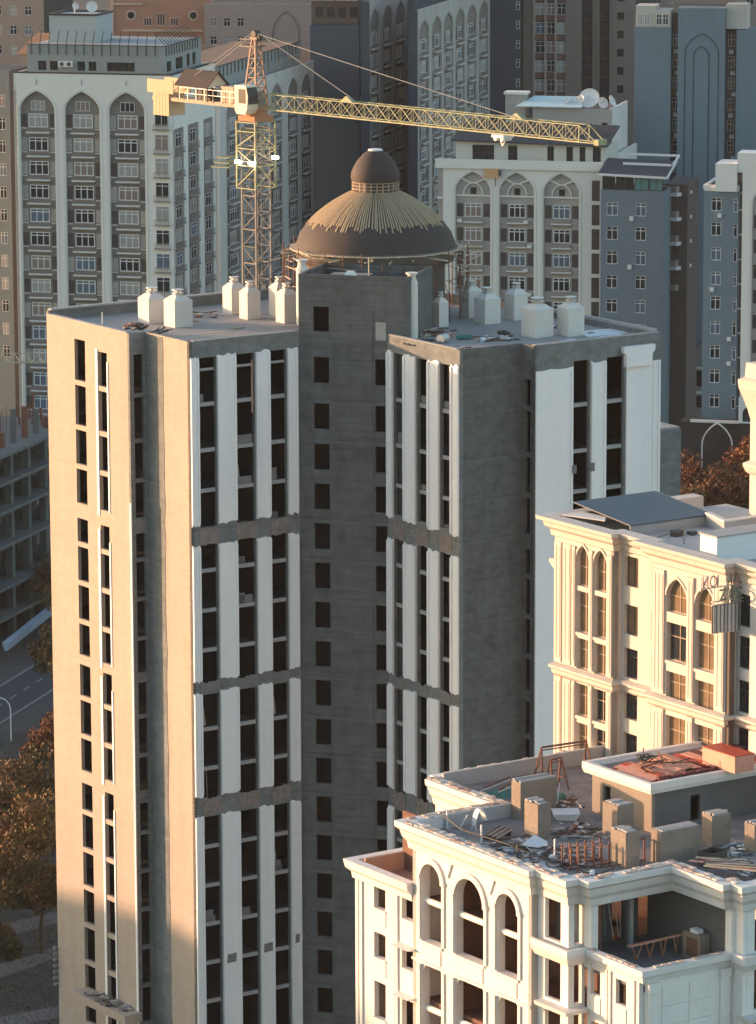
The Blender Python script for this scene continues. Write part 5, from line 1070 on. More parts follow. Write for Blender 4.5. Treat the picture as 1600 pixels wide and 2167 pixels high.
# unseen ridge added at the left, its profile shaped to shade the lower storeys
sd, td = (-.953, .304), (.304, .953)
r_ = MB(); prof_ = [(180, 16), (225, 26), (246, 34), (255, 46), (260, 50), (268, 47), (280, 33), (300, 30), (324, 30.2), (331.7, 28.1), (338, 26.5), (345, 17), (400, 16), (438, 18), (458, 33), (500, 34), (528, 20), (545, 0)]
vs_ = []
for t, h in prof_:
    for ds, hh in ((-26, 0), (-9, .8), (0, 1), (14, .75), (60, 0)):
        k = 285 + ds; vs_.append((sd[0] * k + td[0] * t, sd[1] * k + td[1] * t, h * hh - .05 + random.uniform(0, .3) * hh))
fs_ = [(i * 5 + j, (i + 1) * 5 + j, (i + 1) * 5 + j + 1, i * 5 + j + 1) for i in range(len(prof_) - 1) for j in range(4)]
structure(r_.add(vs_, fs_).build('shadow_ridge', mat('shadow ridge earth', (.10, .085, .06), var=.3, scale=.1)))
# trees: tapered trunk, limbs and a crown of leaf-sized faces in loose clumps
def leafmat(n, c):
    m = mat(n, c, rough=.6, var=.25, scale=.8, spec=.2); b = m.node_tree.nodes['Principled BSDF']
    b.inputs['Subsurface Weight'].default_value = 0.0
    return m
BARK = mat('bark', (.075, .055, .042), var=.25, scale=2)
GOLD = [leafmat('golden leaf', (.24, .155, .05)), leafmat('amber leaf', (.19, .105, .035)), leafmat('olive leaf', (.125, .105, .04)), leafmat('brown leaf', (.13, .06, .028))]
RUSS = [leafmat('russet leaf', (.20, .075, .03)), leafmat('rust leaf', (.14, .05, .024)), leafmat('umber leaf', (.10, .042, .022)), leafmat('copper leaf', (.22, .10, .04))]
DARK = [leafmat('dull olive leaf', (.10, .08, .035)), leafmat('dull brown leaf', (.12, .065, .03)), leafmat('dull green leaf', (.065, .07, .03)), leafmat('dry leaf', (.19, .10, .04))]
BRNL = [leafmat('dusk brown leaf', (.13, .06, .03)), leafmat('deep brown leaf', (.085, .042, .026)), leafmat('ochre leaf', (.20, .105, .045)), leafmat('mahogany leaf', (.16, .06, .03))]
def tree(name, label, x, y, h, r, pal, n=5200, ls=.30, seed=0, group=None):
    R_ = random.Random(seed); t = thing(name, label, 'tree', (x, y, 0), 0, group)
    q = MB(); top = h * .62; pts = [(0, 0, 0), (R_.uniform(-.2, .2), R_.uniform(-.2, .2), h * .22), (R_.uniform(-.4, .4), R_.uniform(-.4, .4), h * .42), (R_.uniform(-.6, .6), R_.uniform(-.6, .6), top)]
    rr = [h * .022, h * .017, h * .012, h * .006]
    for i in range(3): q.cyl(pts[i], pts[i + 1], rr[i], 8, rr[i + 1])
    cl = []
    for i in range(13):
        a = 2.4 * i + R_.uniform(-.4, .4); f = R_.uniform(.28, .95); b_ = Vector(pts[1]).lerp(Vector(pts[3]), f)
        l = r * R_.uniform(.55, 1.0) * (1.15 - .5 * f); e = b_ + Vector((cos(a) * l, sin(a) * l, h * R_.uniform(.08, .24)))
        m_ = b_.lerp(e, .5) + Vector((0, 0, -.25)); q.cyl(b_, m_, h * .008, 6, h * .006); q.cyl(m_, e, h * .006, 5, h * .002)
        cl.append((e, r * R_.uniform(.28, .46))); cl.append((m_ + Vector((R_.uniform(-.6, .6), R_.uniform(-.6, .6), .9)), r * R_.uniform(.2, .34)))
    for i in range(5): cl.append((Vector(pts[3]) + Vector((R_.uniform(-.3, .3) * r, R_.uniform(-.3, .3) * r, R_.uniform(.02, .26) * h)), r * R_.uniform(.25, .4)))
    q.build('trunk', BARK, t)
    vs, fs, mi = [], [], []; tot = sum(c[1] ** 2 for c in cl)
    for c, cr in cl:
        base = R_.choice((0, 0, 1, 2, 3))
        for _ in range(int(n * cr * cr / tot)):
            d = Vector((R_.gauss(0, 1), R_.gauss(0, 1), R_.gauss(0, .85))).normalized() * cr * R_.random() ** .42
            p = c + d; s_ = ls * R_.uniform(.55, 1.25); u = Vector((R_.gauss(0, 1), R_.gauss(0, 1), R_.gauss(0, .7))).normalized(); v = u.orthogonal().normalized(); w_ = u.cross(v)
            k = len(vs); vs += [p - v * s_, p - w_ * s_ * .5, p + v * s_, p + w_ * s_ * .5]; fs.append((k, k + 1, k + 2, k + 3)); mi.append(base if R_.random() < .6 else R_.randrange(4))
    me = bpy.data.meshes.new('crown'); me.from_pydata([tuple(p) for p in vs], [], fs)
    for m_ in pal: me.materials.append(m_)
    me.polygons.foreach_set('material_index', mi); me.update()
    o = bpy.data.objects.new('crown', me); COL.objects.link(o); o.parent = t
for i, (x, y, h, r, pal, lab) in enumerate((
        (-33.2, 397, 13.5, 5.2, GOLD, 'large golden autumn tree hugging the lower left corner of the tower'),
        (-38.2, 404, 12.5, 5.0, GOLD, 'golden tree at the left edge below the street lamp'),
        (-36.0, 420, 12.0, 4.6, DARK, 'dull olive tree beside the road just left of the tower'),
        (-34.2, 437, 11.5, 3.6, RUSS, 'russet tree against the tower edge next to the road'),
        (-40.5, 424, 9.0, 4.2, DARK, 'low dark bushy tree at the left edge under the street lamp'),
        (-31.8, 384, 10.0, 3.6, DARK, 'dark tree over the pale footpath at the tower foot'),
        (-36.8, 386, 11.5, 4.6, GOLD, 'amber brown tree in the lower left over the shaded lawn'),
        (-35.6, 373, 7.0, 2.8, DARK, 'small dark tree near the bottom left corner'),
        (-37.0, 510, 11.0, 4.2, DARK, 'dark tree behind the road beside the frame building'),
        (-33.5, 470, 12.0, 4.4, DARK, 'shaded tree hidden close behind the tower left edge above the road'),
        (-39.5, 528, 9.5, 4.0, DARK, 'olive tree at the foot of the concrete frame building'),
        (-36.9, 480, 11.5, 3.2, DARK, 'slim shaded tree between the road and the tower upper left side'))):
    tree('autumn_tree', lab, x, y, h, r, pal, 11000, .2, 20 + i, 'trees along the road at lower left')
for i, (x, y, h, r, pal, lab) in enumerate((
        (46.6, 529, 27.0, 4.8, RUSS, 'tall russet tree beside the cream turret at the right edge'),
        (39.6, 528, 24.5, 5.0, BRNL, 'dark brown tree just right of the tower above the slate roof'),
        (43.5, 526, 24.5, 5.2, RUSS, 'dim brown tree in front of the tall russet tree'),
        (46.8, 520, 25.0, 4.8, RUSS, 'rusty tree in shade behind the hotel roof parapet'),
        (40.5, 516, 23.0, 4.8, BRNL, 'low dim tree behind the grey block beside the tower'),
        (43.0, 519, 24.0, 5.0, BRNL, 'broad umber tree in the middle behind the hotel roof parapet'))):
    tree('autumn_tree', lab, x, y, h, r, pal, 11000, .27, 60 + i, 'trees behind the hotel at right')
# lawn under the trees: uncountable ground cover
q = MB(); R_ = random.Random(5)
for _ in range(42000):
    x, y = R_.uniform(-46, -27), R_.uniform(358, 470); h = R_.uniform(.04, .16); a = R_.uniform(0, 2 * pi); w_ = R_.uniform(.05, .16)
    q.add([(x, y, 0), (x + cos(a) * w_, y + sin(a) * w_, 0), (x + cos(a) * w_ * .5, y + sin(a) * w_ * .5, h)], [(0, 1, 2)])
o = q.build('grass', leafmat('dull grass', (.06, .055, .034))); o['label'] = 'dark rough grass and fallen leaves under the trees'; o['category'] = 'grass'; o['kind'] = 'stuff'
# street lamp
lp = thing('street_lamp', 'pale curved street lamp beside the road at the left edge', 'street lamp', (-41.5, 466.5, 0), 0)
q = MB(); pts = [(0, 0, 0), (0, 0, 3.6), (-.1, 0, 4.2), (-.5, 0, 4.75), (-1.1, 0, 5.0), (-2.0, 0, 5.05)]
q.path(pts, .07, 8); q.build('pole', PVC, lp); MB().box(-2.8, -1.9, -.15, .15, 4.95, 5.1).build('lamp_head', PVC, lp)
# right hand courtyard
DKW = mat('dark basalt wall', (.045, .04, .04), var=.2, scale=.3)
po = thing('dark_podium', 'low dark podium wall with pale coping under the small blue block', 'wall', (39.0, 541, 0), -14); MB().box(0, 16, 0, 3, 0, 23.6).build('wall', DKW, po); MB().box(1.4, 16, -.3, 0.3, 23.602, 23.9).build('coping', PVC, po)
hs = thing('gabled_house', 'small grey gabled house squeezed between brown block and small blue block', 'house', (42.6, 588, 0), -10)
MB().box(0, 4.5, 0, 6, 0, 23.6).build('wall', mat('house render', (.22, .215, .21), var=.1), hs); MB().fprism(Fc((-.3, -.3), (1, 0)), [(0, 23.6), (5.2, 23.6), (3.0, 26.8)], 0, -7).build('roof', mat('grey tile roof', (.20, .20, .215), var=.15), hs)
for z, h in ((17.6, 1.6), (20.6, 2.2)): window(hs, Fc((0, 0), (1, 0)), 2.6, z, .01, 1.9, h, 1, .5, DGL, STEEL_D)
for z in (19.6, 23.1): MB().box(-.1, 4.6, -.5, -.002, z, z + .35).build('balcony_edge', PVC, hs)
af = thing('arch_gateway', 'thin white pointed arch frame standing in front of the dark podium', 'gateway', (43.4, 535, 0), -10)
MB().arch_band(Fc((-1.9, 0), (1, 0)), 0, 3.7, 21.6, 24.3, .15, 0, .25, 'pointed', z0=18).build('arch', PVC, af); [MB().box(x_, x_ + .3, .0, .25, 0, 18).build('leg', DKW, af) for x_ in (-2.05, 1.8)]
ko = thing('white_kiosk', 'white kiosk with dark arched opening at the right edge above the trees', 'kiosk', (46.2, 537, 0), -12)
MB().wall(Fc((0, 0), (1, 0)), 0, 3.2, 24.0, 27.3, 0, .3, [], [(.5, 2.7, 24.2, 25.3, 26.2)]).build('wall', PVC, ko); MB().box(0, 3.2, .32, 2.5, 23.8, 27.0).build('room', DKW, ko); MB().box(.2, 3, .3, 2.5, 0, 23.8).build('base', DKW, ko)
gb = thing('grey_annexe', 'plain grey annexe block behind the right end of the tower', 'building', (25.2, 372.0, 0), 34)
MB().box(-3.0, 2.2, 0, 6, 0, 51.6).build('wall', CONCRETE, gb); MB().box(-2.9, 2.1, .1, 5.9, 51.602, 51.8).build('roof', DECK, gb)
# ------------------------------------------------------------------ evening haze: one even, closed box of air round the scene
hz = MB(); hz.box(-900, 900, -60, 1250, -1.5, 118.5)
hm_ = bpy.data.materials.new('evening haze'); hm_.use_nodes = True; hn = hm_.node_tree
for nn in list(hn.nodes):
    if nn.type == 'BSDF_PRINCIPLED': hn.nodes.remove(nn)
pv = hn.nodes.new('ShaderNodeVolumePrincipled'); pv.inputs['Color'].default_value = (.90, .89, .89, 1); pv.inputs['Density'].default_value = .000032; pv.inputs['Anisotropy'].default_value = 0.0
hn.links.new(pv.outputs[0], hn.nodes['Material Output'].inputs['Volume'])
ho = hz.build('haze', hm_); ho['kind'] = 'stuff'; ho['label'] = 'thin warm evening haze over the whole city'; ho['category'] = 'haze'
# ================================================================== LOOSE THINGS ON THE ROOFS
def onG(x, y, z, name, label, cat, deg=0.0):
    a = radians(34); return thing(name, label, cat, (GX + x * cos(a) - y * sin(a), GY + x * sin(a) + y * cos(a), z), 34 + deg)
def onK(x, y, z, name, label, cat, deg=0.0):
    a = radians(34); return thing(name, label, cat, (KX + x * cos(a) - y * sin(a), KY + x * sin(a) + y * cos(a), z), 34 + deg)
PLY = mat('grey plywood', (.30, .27, .24), var=.2, scale=2); SHEET = mat('white board', (.66, .67, .68), var=.08, scale=1.5); RED = mat('red tin', (.36, .055, .035), rough=.5, var=.2, scale=1.0); RED2 = mat('faded rose tin', (.55, .27, .20), rough=.55, var=.15, scale=1.0)
NET = mat('green site netting', (.05, .17, .16), rough=.8, var=.3, scale=1.2); BRN = mat('brown beam', (.13, .075, .055), var=.25, scale=2)
def heap(o, n, r, h, mats_, name='scrap_piece', seed=1, s0=.15, s1=.6):
    R_ = random.Random(seed)
    for i in range(n):
        a, d = R_.uniform(0, 2 * pi), r * R_.random() ** .6; z = h * (1 - d / r) * R_.random(); sx, sy, sz = R_.uniform(s0, s1), R_.uniform(s0 * .4, s1 * .6), R_.uniform(.04, s0)
        p = MB().box(-sx, sx, -sy, sy, 0, sz).build(name, R_.choice(mats_), o, loc=(d * cos(a), d * sin(a), z)); p.rotation_euler = (R_.uniform(-.25, .25), R_.uniform(-.25, .25), R_.uniform(0, 3))
def sticks(o, n, r, l0, l1, m_, z=.04, name='bar', seed=2, w0=.05, w1=.1, ang=None, da=.5):
    R_ = random.Random(seed)
    for i in range(n):
        x, y = R_.uniform(-r, r), R_.uniform(-r, r); a = (ang if ang is not None else R_.uniform(0, pi)) + R_.uniform(-da, da); l = R_.uniform(l0, l1) / 2; zz = z + .05 * i % .2
        MB().beam((x - cos(a) * l, y - sin(a) * l, zz + R_.uniform(0, .08)), (x + cos(a) * l, y + sin(a) * l, zz + R_.uniform(0, .08)), R_.uniform(w0, w1)).build(name, m_ if not isinstance(m_, list) else R_.choice(m_), o)
# --- on the tower roof
o = onG(.2, 9.0, 64.42, 'debris_heap', 'dark debris heap on the sunlit left parapet of the tower', 'debris'); heap(o, 26, .75, .7, [STEEL_D, PLY, RUST], seed=3)
o = onG(1.3, 6.4, 63.95, 'pole_bundle', 'dark poles sticking over the parapet beside the debris heap', 'poles'); sticks(o, 7, .5, 1.5, 3.2, STEEL_D, .4, seed=4, ang=.5)
o = onG(-.9, 12.3, 64.4, 'marker_rod', 'thin upright white rod on the sunlit left parapet', 'rod'); MB().cyl((0, 0, 0), (0, 0, 1.1), .04, 6).build('rod', PVC, o); MB().box(-.12, .12, -.12, .12, 0, .08).build('foot', SLAB, o)
for i, (x, y, lab) in enumerate(((9.0, 7.0, 'flat brown board lying on the left wing roof'), (8.0, 12.6, 'small board beside the vent shafts on the left wing'), (17.2, -9.5, 'weathered board lying near the inner corner of right wing'))):
    o = onG(x, y, 63.93, 'loose_board', lab, 'board', 20 * i); MB().box(-.6, .6, -.25, .25, 0, .05).build('board', PLY, o); MB().box(-.5, .5, -.3, -.2, .051, .09).build('batten', TIMBER, o)
o = onG(4.0, 4.2, 63.925, 'roofing_strips', 'pale strips of roofing laid out on the left wing roof', 'roofing')
for k in range(5): MB().box(-2.6, 3.2, -2.4 + k * 1.0, -1.9 + k * 1.0, 0, .012).build('strip', mat('pale roofing strip', (.42, .36, .30), var=.15), o)
o = onG(16.9, -9.0, 63.95, 'black_hose', 'coiled black hose on right wing roof beside the stair core', 'hose')
q = MB(); q.path([(cos(t * .5) * (.9 + .03 * t), sin(t * .5) * (.6 + .03 * t), .05 + .01 * (t % 5)) for t in range(34)], .05, 5); q.build('hose', STEEL_D, o); MB().cyl((1.5, .5, .0), (1.5, .5, .18), .09, 8).build('nozzle', GALV, o)
o = onG(18.4, -9.6, 63.93, 'metal_drum', 'shiny metal drum lying on the right wing roof', 'drum', 30); MB().cyl((-.55, 0, .36), (.55, 0, .36), .36, 16).build('barrel', GALV, o); MB().cyl((.551, 0, .36), (.58, 0, .36), .30, 14).build('lid', STEEL_D, o)
o = onG(20.8, -9.2, 63.93, 'green_pipe', 'short green pipe offcut on right wing roof', 'pipe', -20); MB().cyl((-.6, 0, .2), (.6, 0, .2), .2, 12).build('pipe', NET, o); MB().cyl((.601, 0, .2), (.62, 0, .2), .15, 12).build('bore', STEEL_D, o)
o = onG(17.4, -13.8, 63.93, 'red_rods', 'bunch of red rods near front corner of right wing roof', 'rods'); sticks(o, 9, .7, 1.2, 2.6, [RED, RUST, PVC], .05, seed=6, ang=.6)
o = onG(25.2, -8.8, 63.93, 'tyre_pair', 'two dark tyres leaning on the vent shaft of the right wing', 'tyres'); MB().lathe((0, 0), [(.22, .0), (.45, .0), (.45, .2), (.22, .2), (.22, 0)], 16).build('tyre', STEEL_D, o); MB().lathe((.2, .6), [(.22, .0), (.45, .0), (.45, .2), (.22, .2), (.22, 0)], 16).build('tyre', STEEL_D, o)
for i, (x, y, w_, l, lab) in enumerate(((32.2, -12.5, 2.2, 1.4, 'white membrane sheet laid near the far end of the tower roof'), (31.5, -15.2, 1.6, .9, 'smaller white membrane scrap near the far end parapet'), (27.2, -15.2, 1.2, .8, 'white scrap beside the front vent shafts of right wing'))):
    o = onG(x, y, 63.925, 'membrane_sheet', lab, 'sheet', 12 * i); MB().add([(-w_, -l, 0), (w_ * .9, -l * 1.1, .0), (w_, l * .8, .02), (.1, l, .0), (-w_ * .8, l * .9, .02), (-w_, -l, .03), (w_ * .9, -l * 1.1, .03), (w_, l * .8, .05), (.1, l, .03), (-w_ * .8, l * .9, .05)], [(4, 3, 2, 1, 0), (5, 6, 7, 8, 9), (0, 1, 6, 5), (1, 2, 7, 6), (2, 3, 8, 7), (3, 4, 9, 8), (4, 0, 5, 9)]).build('membrane', SHEET, o); MB().box(-w_ * .5, -w_ * .3, -.2, .2, .06, .14).build('weight', SLAB, o)
for i, (x, y, n, r, lab) in enumerate(((22.6, -10.5, 26, 2.2, 'scattered offcuts behind the metal drum on right wing'), (30.3, -7.5, 22, 2.4, 'scattered offcuts between the vent shafts of right wing'), (20.5, -5.0, 30, 2.4, 'rust coloured scrap under the dome scaffold'), (10.5, 15.5, 14, 2.2, 'few offcuts behind the left wing vent shafts'))):
    o = onG(x, y, 63.93, 'scrap_scatter', lab, 'scrap'); heap(o, n, r, .12, [PLY, SLAB, STEEL_D, SHEET, RUST] if i != 2 else [RUST, RED2, BRN, SHEET], seed=30 + i, s0=.1, s1=.4); sticks(o, 6, r * .7, .8, 2.2, [STEEL_D, TIMBER, BRN], .05, seed=40 + i)
o = onG(14.8, -1.6, 67.97, 'roof_box', 'long dark box on the top of the stair core', 'box', -50); MB().box(-1.6, 1.6, -.5, .5, 0, 1.0).build('body', STEEL_D, o); MB().box(-1.65, 1.65, -.55, .55, 1.002, 1.06).build('lid', PLY, o)
o = onG(13.3, -1.2, 67.97, 'lumber_stack', 'small heap of pale timber on the stair core roof', 'timber'); sticks(o, 8, .5, .6, 1.6, TIMBER, .2, seed=9)
o = onG(12.4, .9, 68.0, 'bucket', 'dark hoist bucket by the left side of the stair core top', 'bucket'); MB().cyl((0, 0, 0), (0, 0, 1.0), .4, 12, .5).build('pail', STEEL_D, o); MB().beam((-.5, 0, 1.0), (.5, 0, 1.25), .05).build('handle', STEEL_D, o)
o = onG(14.9, -4.0, 67.97, 'mast_pole', 'thin antenna pole with cross arm on the stair core', 'antenna'); MB().cyl((0, 0, 0), (0, 0, 2.6), .05, 6).build('pole', TIMBER, o); MB().beam((-.45, 0, 2.2), (.45, 0, 2.3), .06).build('arm', TIMBER, o)
# --- tower foot: debris canopy
o = MB(); o.fbox(FB_, 5.2, 14.2, 5.7, 6.4, .002, 1.7); o.build('canopy_slab', PLASTER, tower)
a = radians(34)
fp_ = FB_.p(9.8, 6.42, .9); o = onG(fp_[0], fp_[1], 6.42, 'rubble_bank', 'bank of grey rubble on the ledge at the foot of sunlit face', 'rubble', 90); heap(o, 60, 1.0, .5, [SLAB, PLY, CONCRETE, STEEL_D], 'rubble_piece', 12, .1, .35)
for c_ in list(o.children): c_.location.x *= 3.6
for k in range(7): MB().fbox(FB_, -.35, .0, 5.2 + k * .55, 5.42 + k * .55, .0, .35).build('corner_ledge', BAND, tower)
# --- on the cream building roof
o = onK(5.4, -14.2, 43.3, 'steel_rack', 'rusty red steel rack of upright bars among the roof shafts', 'rack', -6)
for r_ in (-.55, .55):
    MB().beam((-1.5, r_, .12), (1.5, r_, .12), .09).build('rail', RUST, o); MB().beam((-1.5, r_, 1.25), (1.5, r_, 1.25), .06).build('rail', RED2, o)
    for k in range(6): MB().beam((-1.4 + k * .56, r_, .0), (-1.4 + k * .56, r_, 1.5), .085).build('upright', RUST, o)
for x_ in (-1.5, 1.5): MB().beam((x_, -.55, .12), (x_, .55, .12), .09).build('rail', RUST, o)
o = onK(8.7, -15.2, 43.3, 'steel_stand', 'small rusty stand between two roof shafts', 'stand'); q = [(-.35, -.3), (.35, -.3), (-.35, .3), (.35, .3)]
for x_, y_ in q: MB().beam((x_, y_, 0), (x_, y_, 1.5), .09).build('leg', RUST, o)
MB().beam((-.4, -.3, 1.5), (.4, -.3, 1.5), .09).build('rail', RUST, o); MB().beam((-.4, .3, 1.5), (.4, .3, 1.5), .09).build('rail', RUST, o); MB().beam((-.4, -.3, .1), (.4, -.3, .1), .09).build('rail', RUST, o)
def gantry(x, y, w_, d_, h, lab, deg):
    o = onK(x, y, 43.3, 'steel_gantry', lab, 'gantry', deg)
    for sx in (-1, 1):
        MB().beam((sx * w_ / 2 + sx * .25, -d_ / 2, 0), (sx * w_ / 2, 0, h), .1).build('leg', RUST, o); MB().beam((sx * w_ / 2 + sx * .25, d_ / 2, 0), (sx * w_ / 2, 0, h), .1).build('leg', RUST, o); MB().beam((sx * w_ / 2, -d_ * .3, h * .4), (sx * w_ / 2, d_ * .3, h * .4), .07).build('brace', RUST, o)
    MB().beam((-w_ / 2, 0, h), (w_ / 2, 0, h), .12).build('top_bar', BRN, o); MB().beam((-w_ / 2, .15, h - .25), (w_ / 2, .15, h - .25), .07).build('top_bar', RUST, o)
gantry(17.6, 4.6, 3.6, 1.2, 2.3, 'tall rusty gantry frame by the rear parapet of the cream roof', -4)
gantry(15.0, 2.0, 1.0, 1.0, 2.2, 'narrow rusty trestle beside the wide shaft on the cream roof', 10)
o = onK(12.2, 3.4, 43.3, 'green_netting', 'bundle of dark green netting by the rear parapet of cream roof', 'netting', 12)
R_ = random.Random(8); nx, ny = 16, 8; q = MB(); vs = [(-3 + 6 * i / nx, -1.1 + 2.2 * j / ny, max(.02, .55 * sin(pi * j / ny) * (.6 + .4 * sin(i * .9)) * R_.uniform(.5, 1.1))) for i in range(nx + 1) for j in range(ny + 1)]
q.add(vs, [(i * (ny + 1) + j, (i + 1) * (ny + 1) + j, (i + 1) * (ny + 1) + j + 1, i * (ny + 1) + j + 1) for i in range(nx) for j in range(ny)]); q.build('net', NET, o); sticks(o, 6, 1.2, 2.5, 4.5, [STEEL_D, BRN, GALV], .5, seed=14, ang=.1, da=.25)
o = onK(13.0, -.6, 43.3, 'green_net_roll', 'small roll of green netting behind the wide roof shaft', 'netting', 20); MB().cyl((-.9, 0, .3), (.9, 0, .25), .3, 10).build('roll', NET, o); MB().beam((-.6, -.6, .1), (1.0, .3, 1.1), .07).build('bar', GALV, o)
o = onK(11.0, -4.5, 43.3, 'white_tray', 'tilted white plastic tray beyond the nearest roof shaft', 'tray', -25); MB().hexa([(-.7, -.4, .1), (.6, -.5, .0), (.7, .4, .1), (-.6, .4, .2), (-.95, -.6, .55), (.85, -.7, .5), (1.0, .6, .6), (-.85, .6, .65)]).build('tray', SHEET, o); MB().box(-.4, .4, -.2, .2, -.02, .02).build('foot', PLY, o)
o = onK(5.3, -8.8, 43.3, 'tilted_board', 'tilted white panel lying in front of the nearest roof shaft', 'panel', 25); p = MB().box(-.8, .8, -.5, .5, .3, .36).build('board', SHEET, o); p.rotation_euler = (.35, -.15, 0); p = MB().box(-.5, .3, -.9, -.5, .1, .15).build('board', SHEET, o); p.rotation_euler = (-.1, .1, .4); heap(o, 8, .6, .1, [PLY, SLAB], seed=51)
o = onK(4.6, -3.0, 43.3, 'curved_duct', 'curved pale duct piece leaning on the left inner parapet', 'duct', 0)
q = MB(); n = 10
for i in range(n):
    a0, a1 = pi * .9 * i / n, pi * .9 * (i + 1) / n; q.hexa([(.1 + .75 * (1 - cos(a0)) * .6, -.25, .2 + 1.1 * sin(a0)), (.1 + .75 * (1 - cos(a1)) * .6, -.25, .2 + 1.1 * sin(a1)), (.1 + .75 * (1 - cos(a1)) * .6, .25, .2 + 1.1 * sin(a1)), (.1 + .75 * (1 - cos(a0)) * .6, .25, .2 + 1.1 * sin(a0)), (.1 + .68 * (1 - cos(a0)) * .6, -.25, .2 + 1.02 * sin(a0)), (.1 + .68 * (1 - cos(a1)) * .6, -.25, .2 + 1.02 * sin(a1)), (.1 + .68 * (1 - cos(a1)) * .6, .25, .2 + 1.02 * sin(a1)), (.1 + .68 * (1 - cos(a0)) * .6, .25, .2 + 1.02 * sin(a0))])
q.build('duct', SHEET, o); MB().beam((.1, -.2, 0), (.1, -.2, .4), .06).build('leg', PVC, o); MB().beam((.1, .2, 0), (.1, .2, .4), .06).build('leg', PVC, o)
for i, (x, y, h, lean, lab) in enumerate(((3.3, -1.95, 1.2, .0, 'white upright post near the left inner parapet'), (4.0, -2.4, 1.0, .5, 'leaning white post beside the curved duct'), (2.95, -6.3, 1.3, .0, 'white upright post near the front coping tiles'), (2.4, -11.0, 1.2, .0, 'dark tee post near the front right coping tiles'), (4.9, -11.6, 1.3, .0, 'white upright post beside the steel rack'))):
    o = onK(x, y, 43.3, 'short_post', lab, 'post'); MB().beam((0, 0, 0), (lean * .5, -lean, h), .09).build('post', STEEL_D if 'dark' in lab else PVC, o); MB().box(-.2, .2, -.2, .2, 0, .06).build('foot', SLAB, o)
    if 'tee' in lab: MB().beam((-.35, 0, h), (.35, 0, h), .08).build('arm', STEEL_D, o)
o = onK(4.7, -5.6, 43.3, 'timber_bench', 'stack of brown planks on low trestles left of the nearest shaft', 'planks', 30)
for k in range(6): MB().box(-1.2 + .1 * k, 1.2 + .08 * k, -.6 + k * .2, -.45 + k * .2, .3 + .02 * (k % 2), .36 + .02 * (k % 2)).build('plank', BRN if k % 2 else PLY, o)
for x_ in (-.8, .8): MB().box(x_ - .06, x_ + .06, -.6, .6, 0, .29).build('trestle', STEEL_D, o)
o = onK(12.1, -18.6, 43.3, 'steel_bin', 'dark open steel bin with orange inside near the planks', 'bin', 15)
for x0, x1, y0, y1 in ((-.75, .75, -.6, -.55), (-.75, .75, .55, .6), (-.75, -.7, -.549, .549), (.7, .75, -.549, .549)): MB().box(x0, x1, y0, y1, .05, .95).build('side', STEEL_D, o)
MB().box(-.69, .69, -.54, .54, 0, .1).build('bottom', RUST, o); MB().box(-.65, .65, -.5, .5, .5, .55).build('filling', mat('orange clay', (.45, .22, .10), var=.2), o)
o = onK(11.4, -20.8, 43.35, 'plank_pile', 'spread of orange brown planks along the right hand cornice', 'planks', 0)
R_ = random.Random(21)
for k in range(20):
    y0 = -2.4 + k * .2; l = R_.uniform(2.0, 4.6); x0 = R_.uniform(-1.8, -.6); a = R_.uniform(-1.15, -.75)
    MB().beam((x0, 1.8 - k * .12, .75 + R_.uniform(0, .12)), (x0 + l * cos(a), 1.8 - k * .12 + l * sin(a) * .9, .78 + R_.uniform(0, .12)), R_.uniform(.12, .24), .05).build('plank', R_.choice((TIMBER, BRN, RED2, PLY, TIMBER)), o)
o = onK(15.8, -17.0, 43.3, 'tile_rubble', 'heap of bluish tile rubble beside the right hand shafts', 'rubble'); heap(o, 46, 1.5, .6, [mat('blue grey tile', (.22, .27, .32), var=.2), SLAB, SHEET, PLY], 'rubble_piece', 23, .12, .34)
for i, (x, y, n, r, lab) in enumerate(((3.6, -8.0, 40, 2.4, 'grey rubble behind the front coping of the cream roof'), (4.2, -12.3, 34, 2.2, 'rubble round the foot of the steel rack'), (9.6, -7.5, 26, 2.4, 'sparse rubble in the middle of the cream roof'), (4.0, -17.0, 26, 1.6, 'rubble and cables at the cornice corner of cream roof'), (12.6, -1.5, 22, 1.8, 'rubble between the wide shaft and penthouse'), (14.2, -20.5, 36, 2.4, 'grey rubble right of the plank spread'), (6.0, -11.6, 26, 1.8, 'rubble between the shafts left of the steel rack'))):
    o = onK(x, y, 43.305, 'rubble_scatter', lab, 'rubble'); heap(o, int(n * 1.7), r * 1.1, .2, [SLAB, PLY, SHEET, CONCRETE, STEEL_D, GALV, TIL[1]], 'rubble_piece', 70 + i, .07, .36); sticks(o, 12, r * .7, .9, 3.0, [STEEL_D, BRN, RUST, GALV], .06, seed=80 + i)
o = onK(2.2, -8.5, 43.95, 'long_pipe', 'long thin dark pipe lying along the front coping', 'pipe', 0); MB().path([(1.0, 7.2, .25), (-.2, 3, .28), (.3, -1.5, .22), (1.2, -4.5, -.3), (3.0, -7.0, -.45), (5.0, -7.2, -.5)], .05, 6).build('pipe', STEEL_D, o); MB().cyl((1.0, 7.2, .25), (1.05, 7.4, .25), .08, 8).build('coupling', GALV, o)
o = onK(4.1, -16.6, 43.3, 'pipe_stub', 'pale pipe stub lying at the cornice corner', 'pipe', 50); MB().cyl((-.55, 0, .2), (.55, 0, .2), .18, 12).build('pipe', SHEET, o); MB().cyl((-.58, 0, .2), (-.551, 0, .2), .13, 12).build('bore', STEEL_D, o)
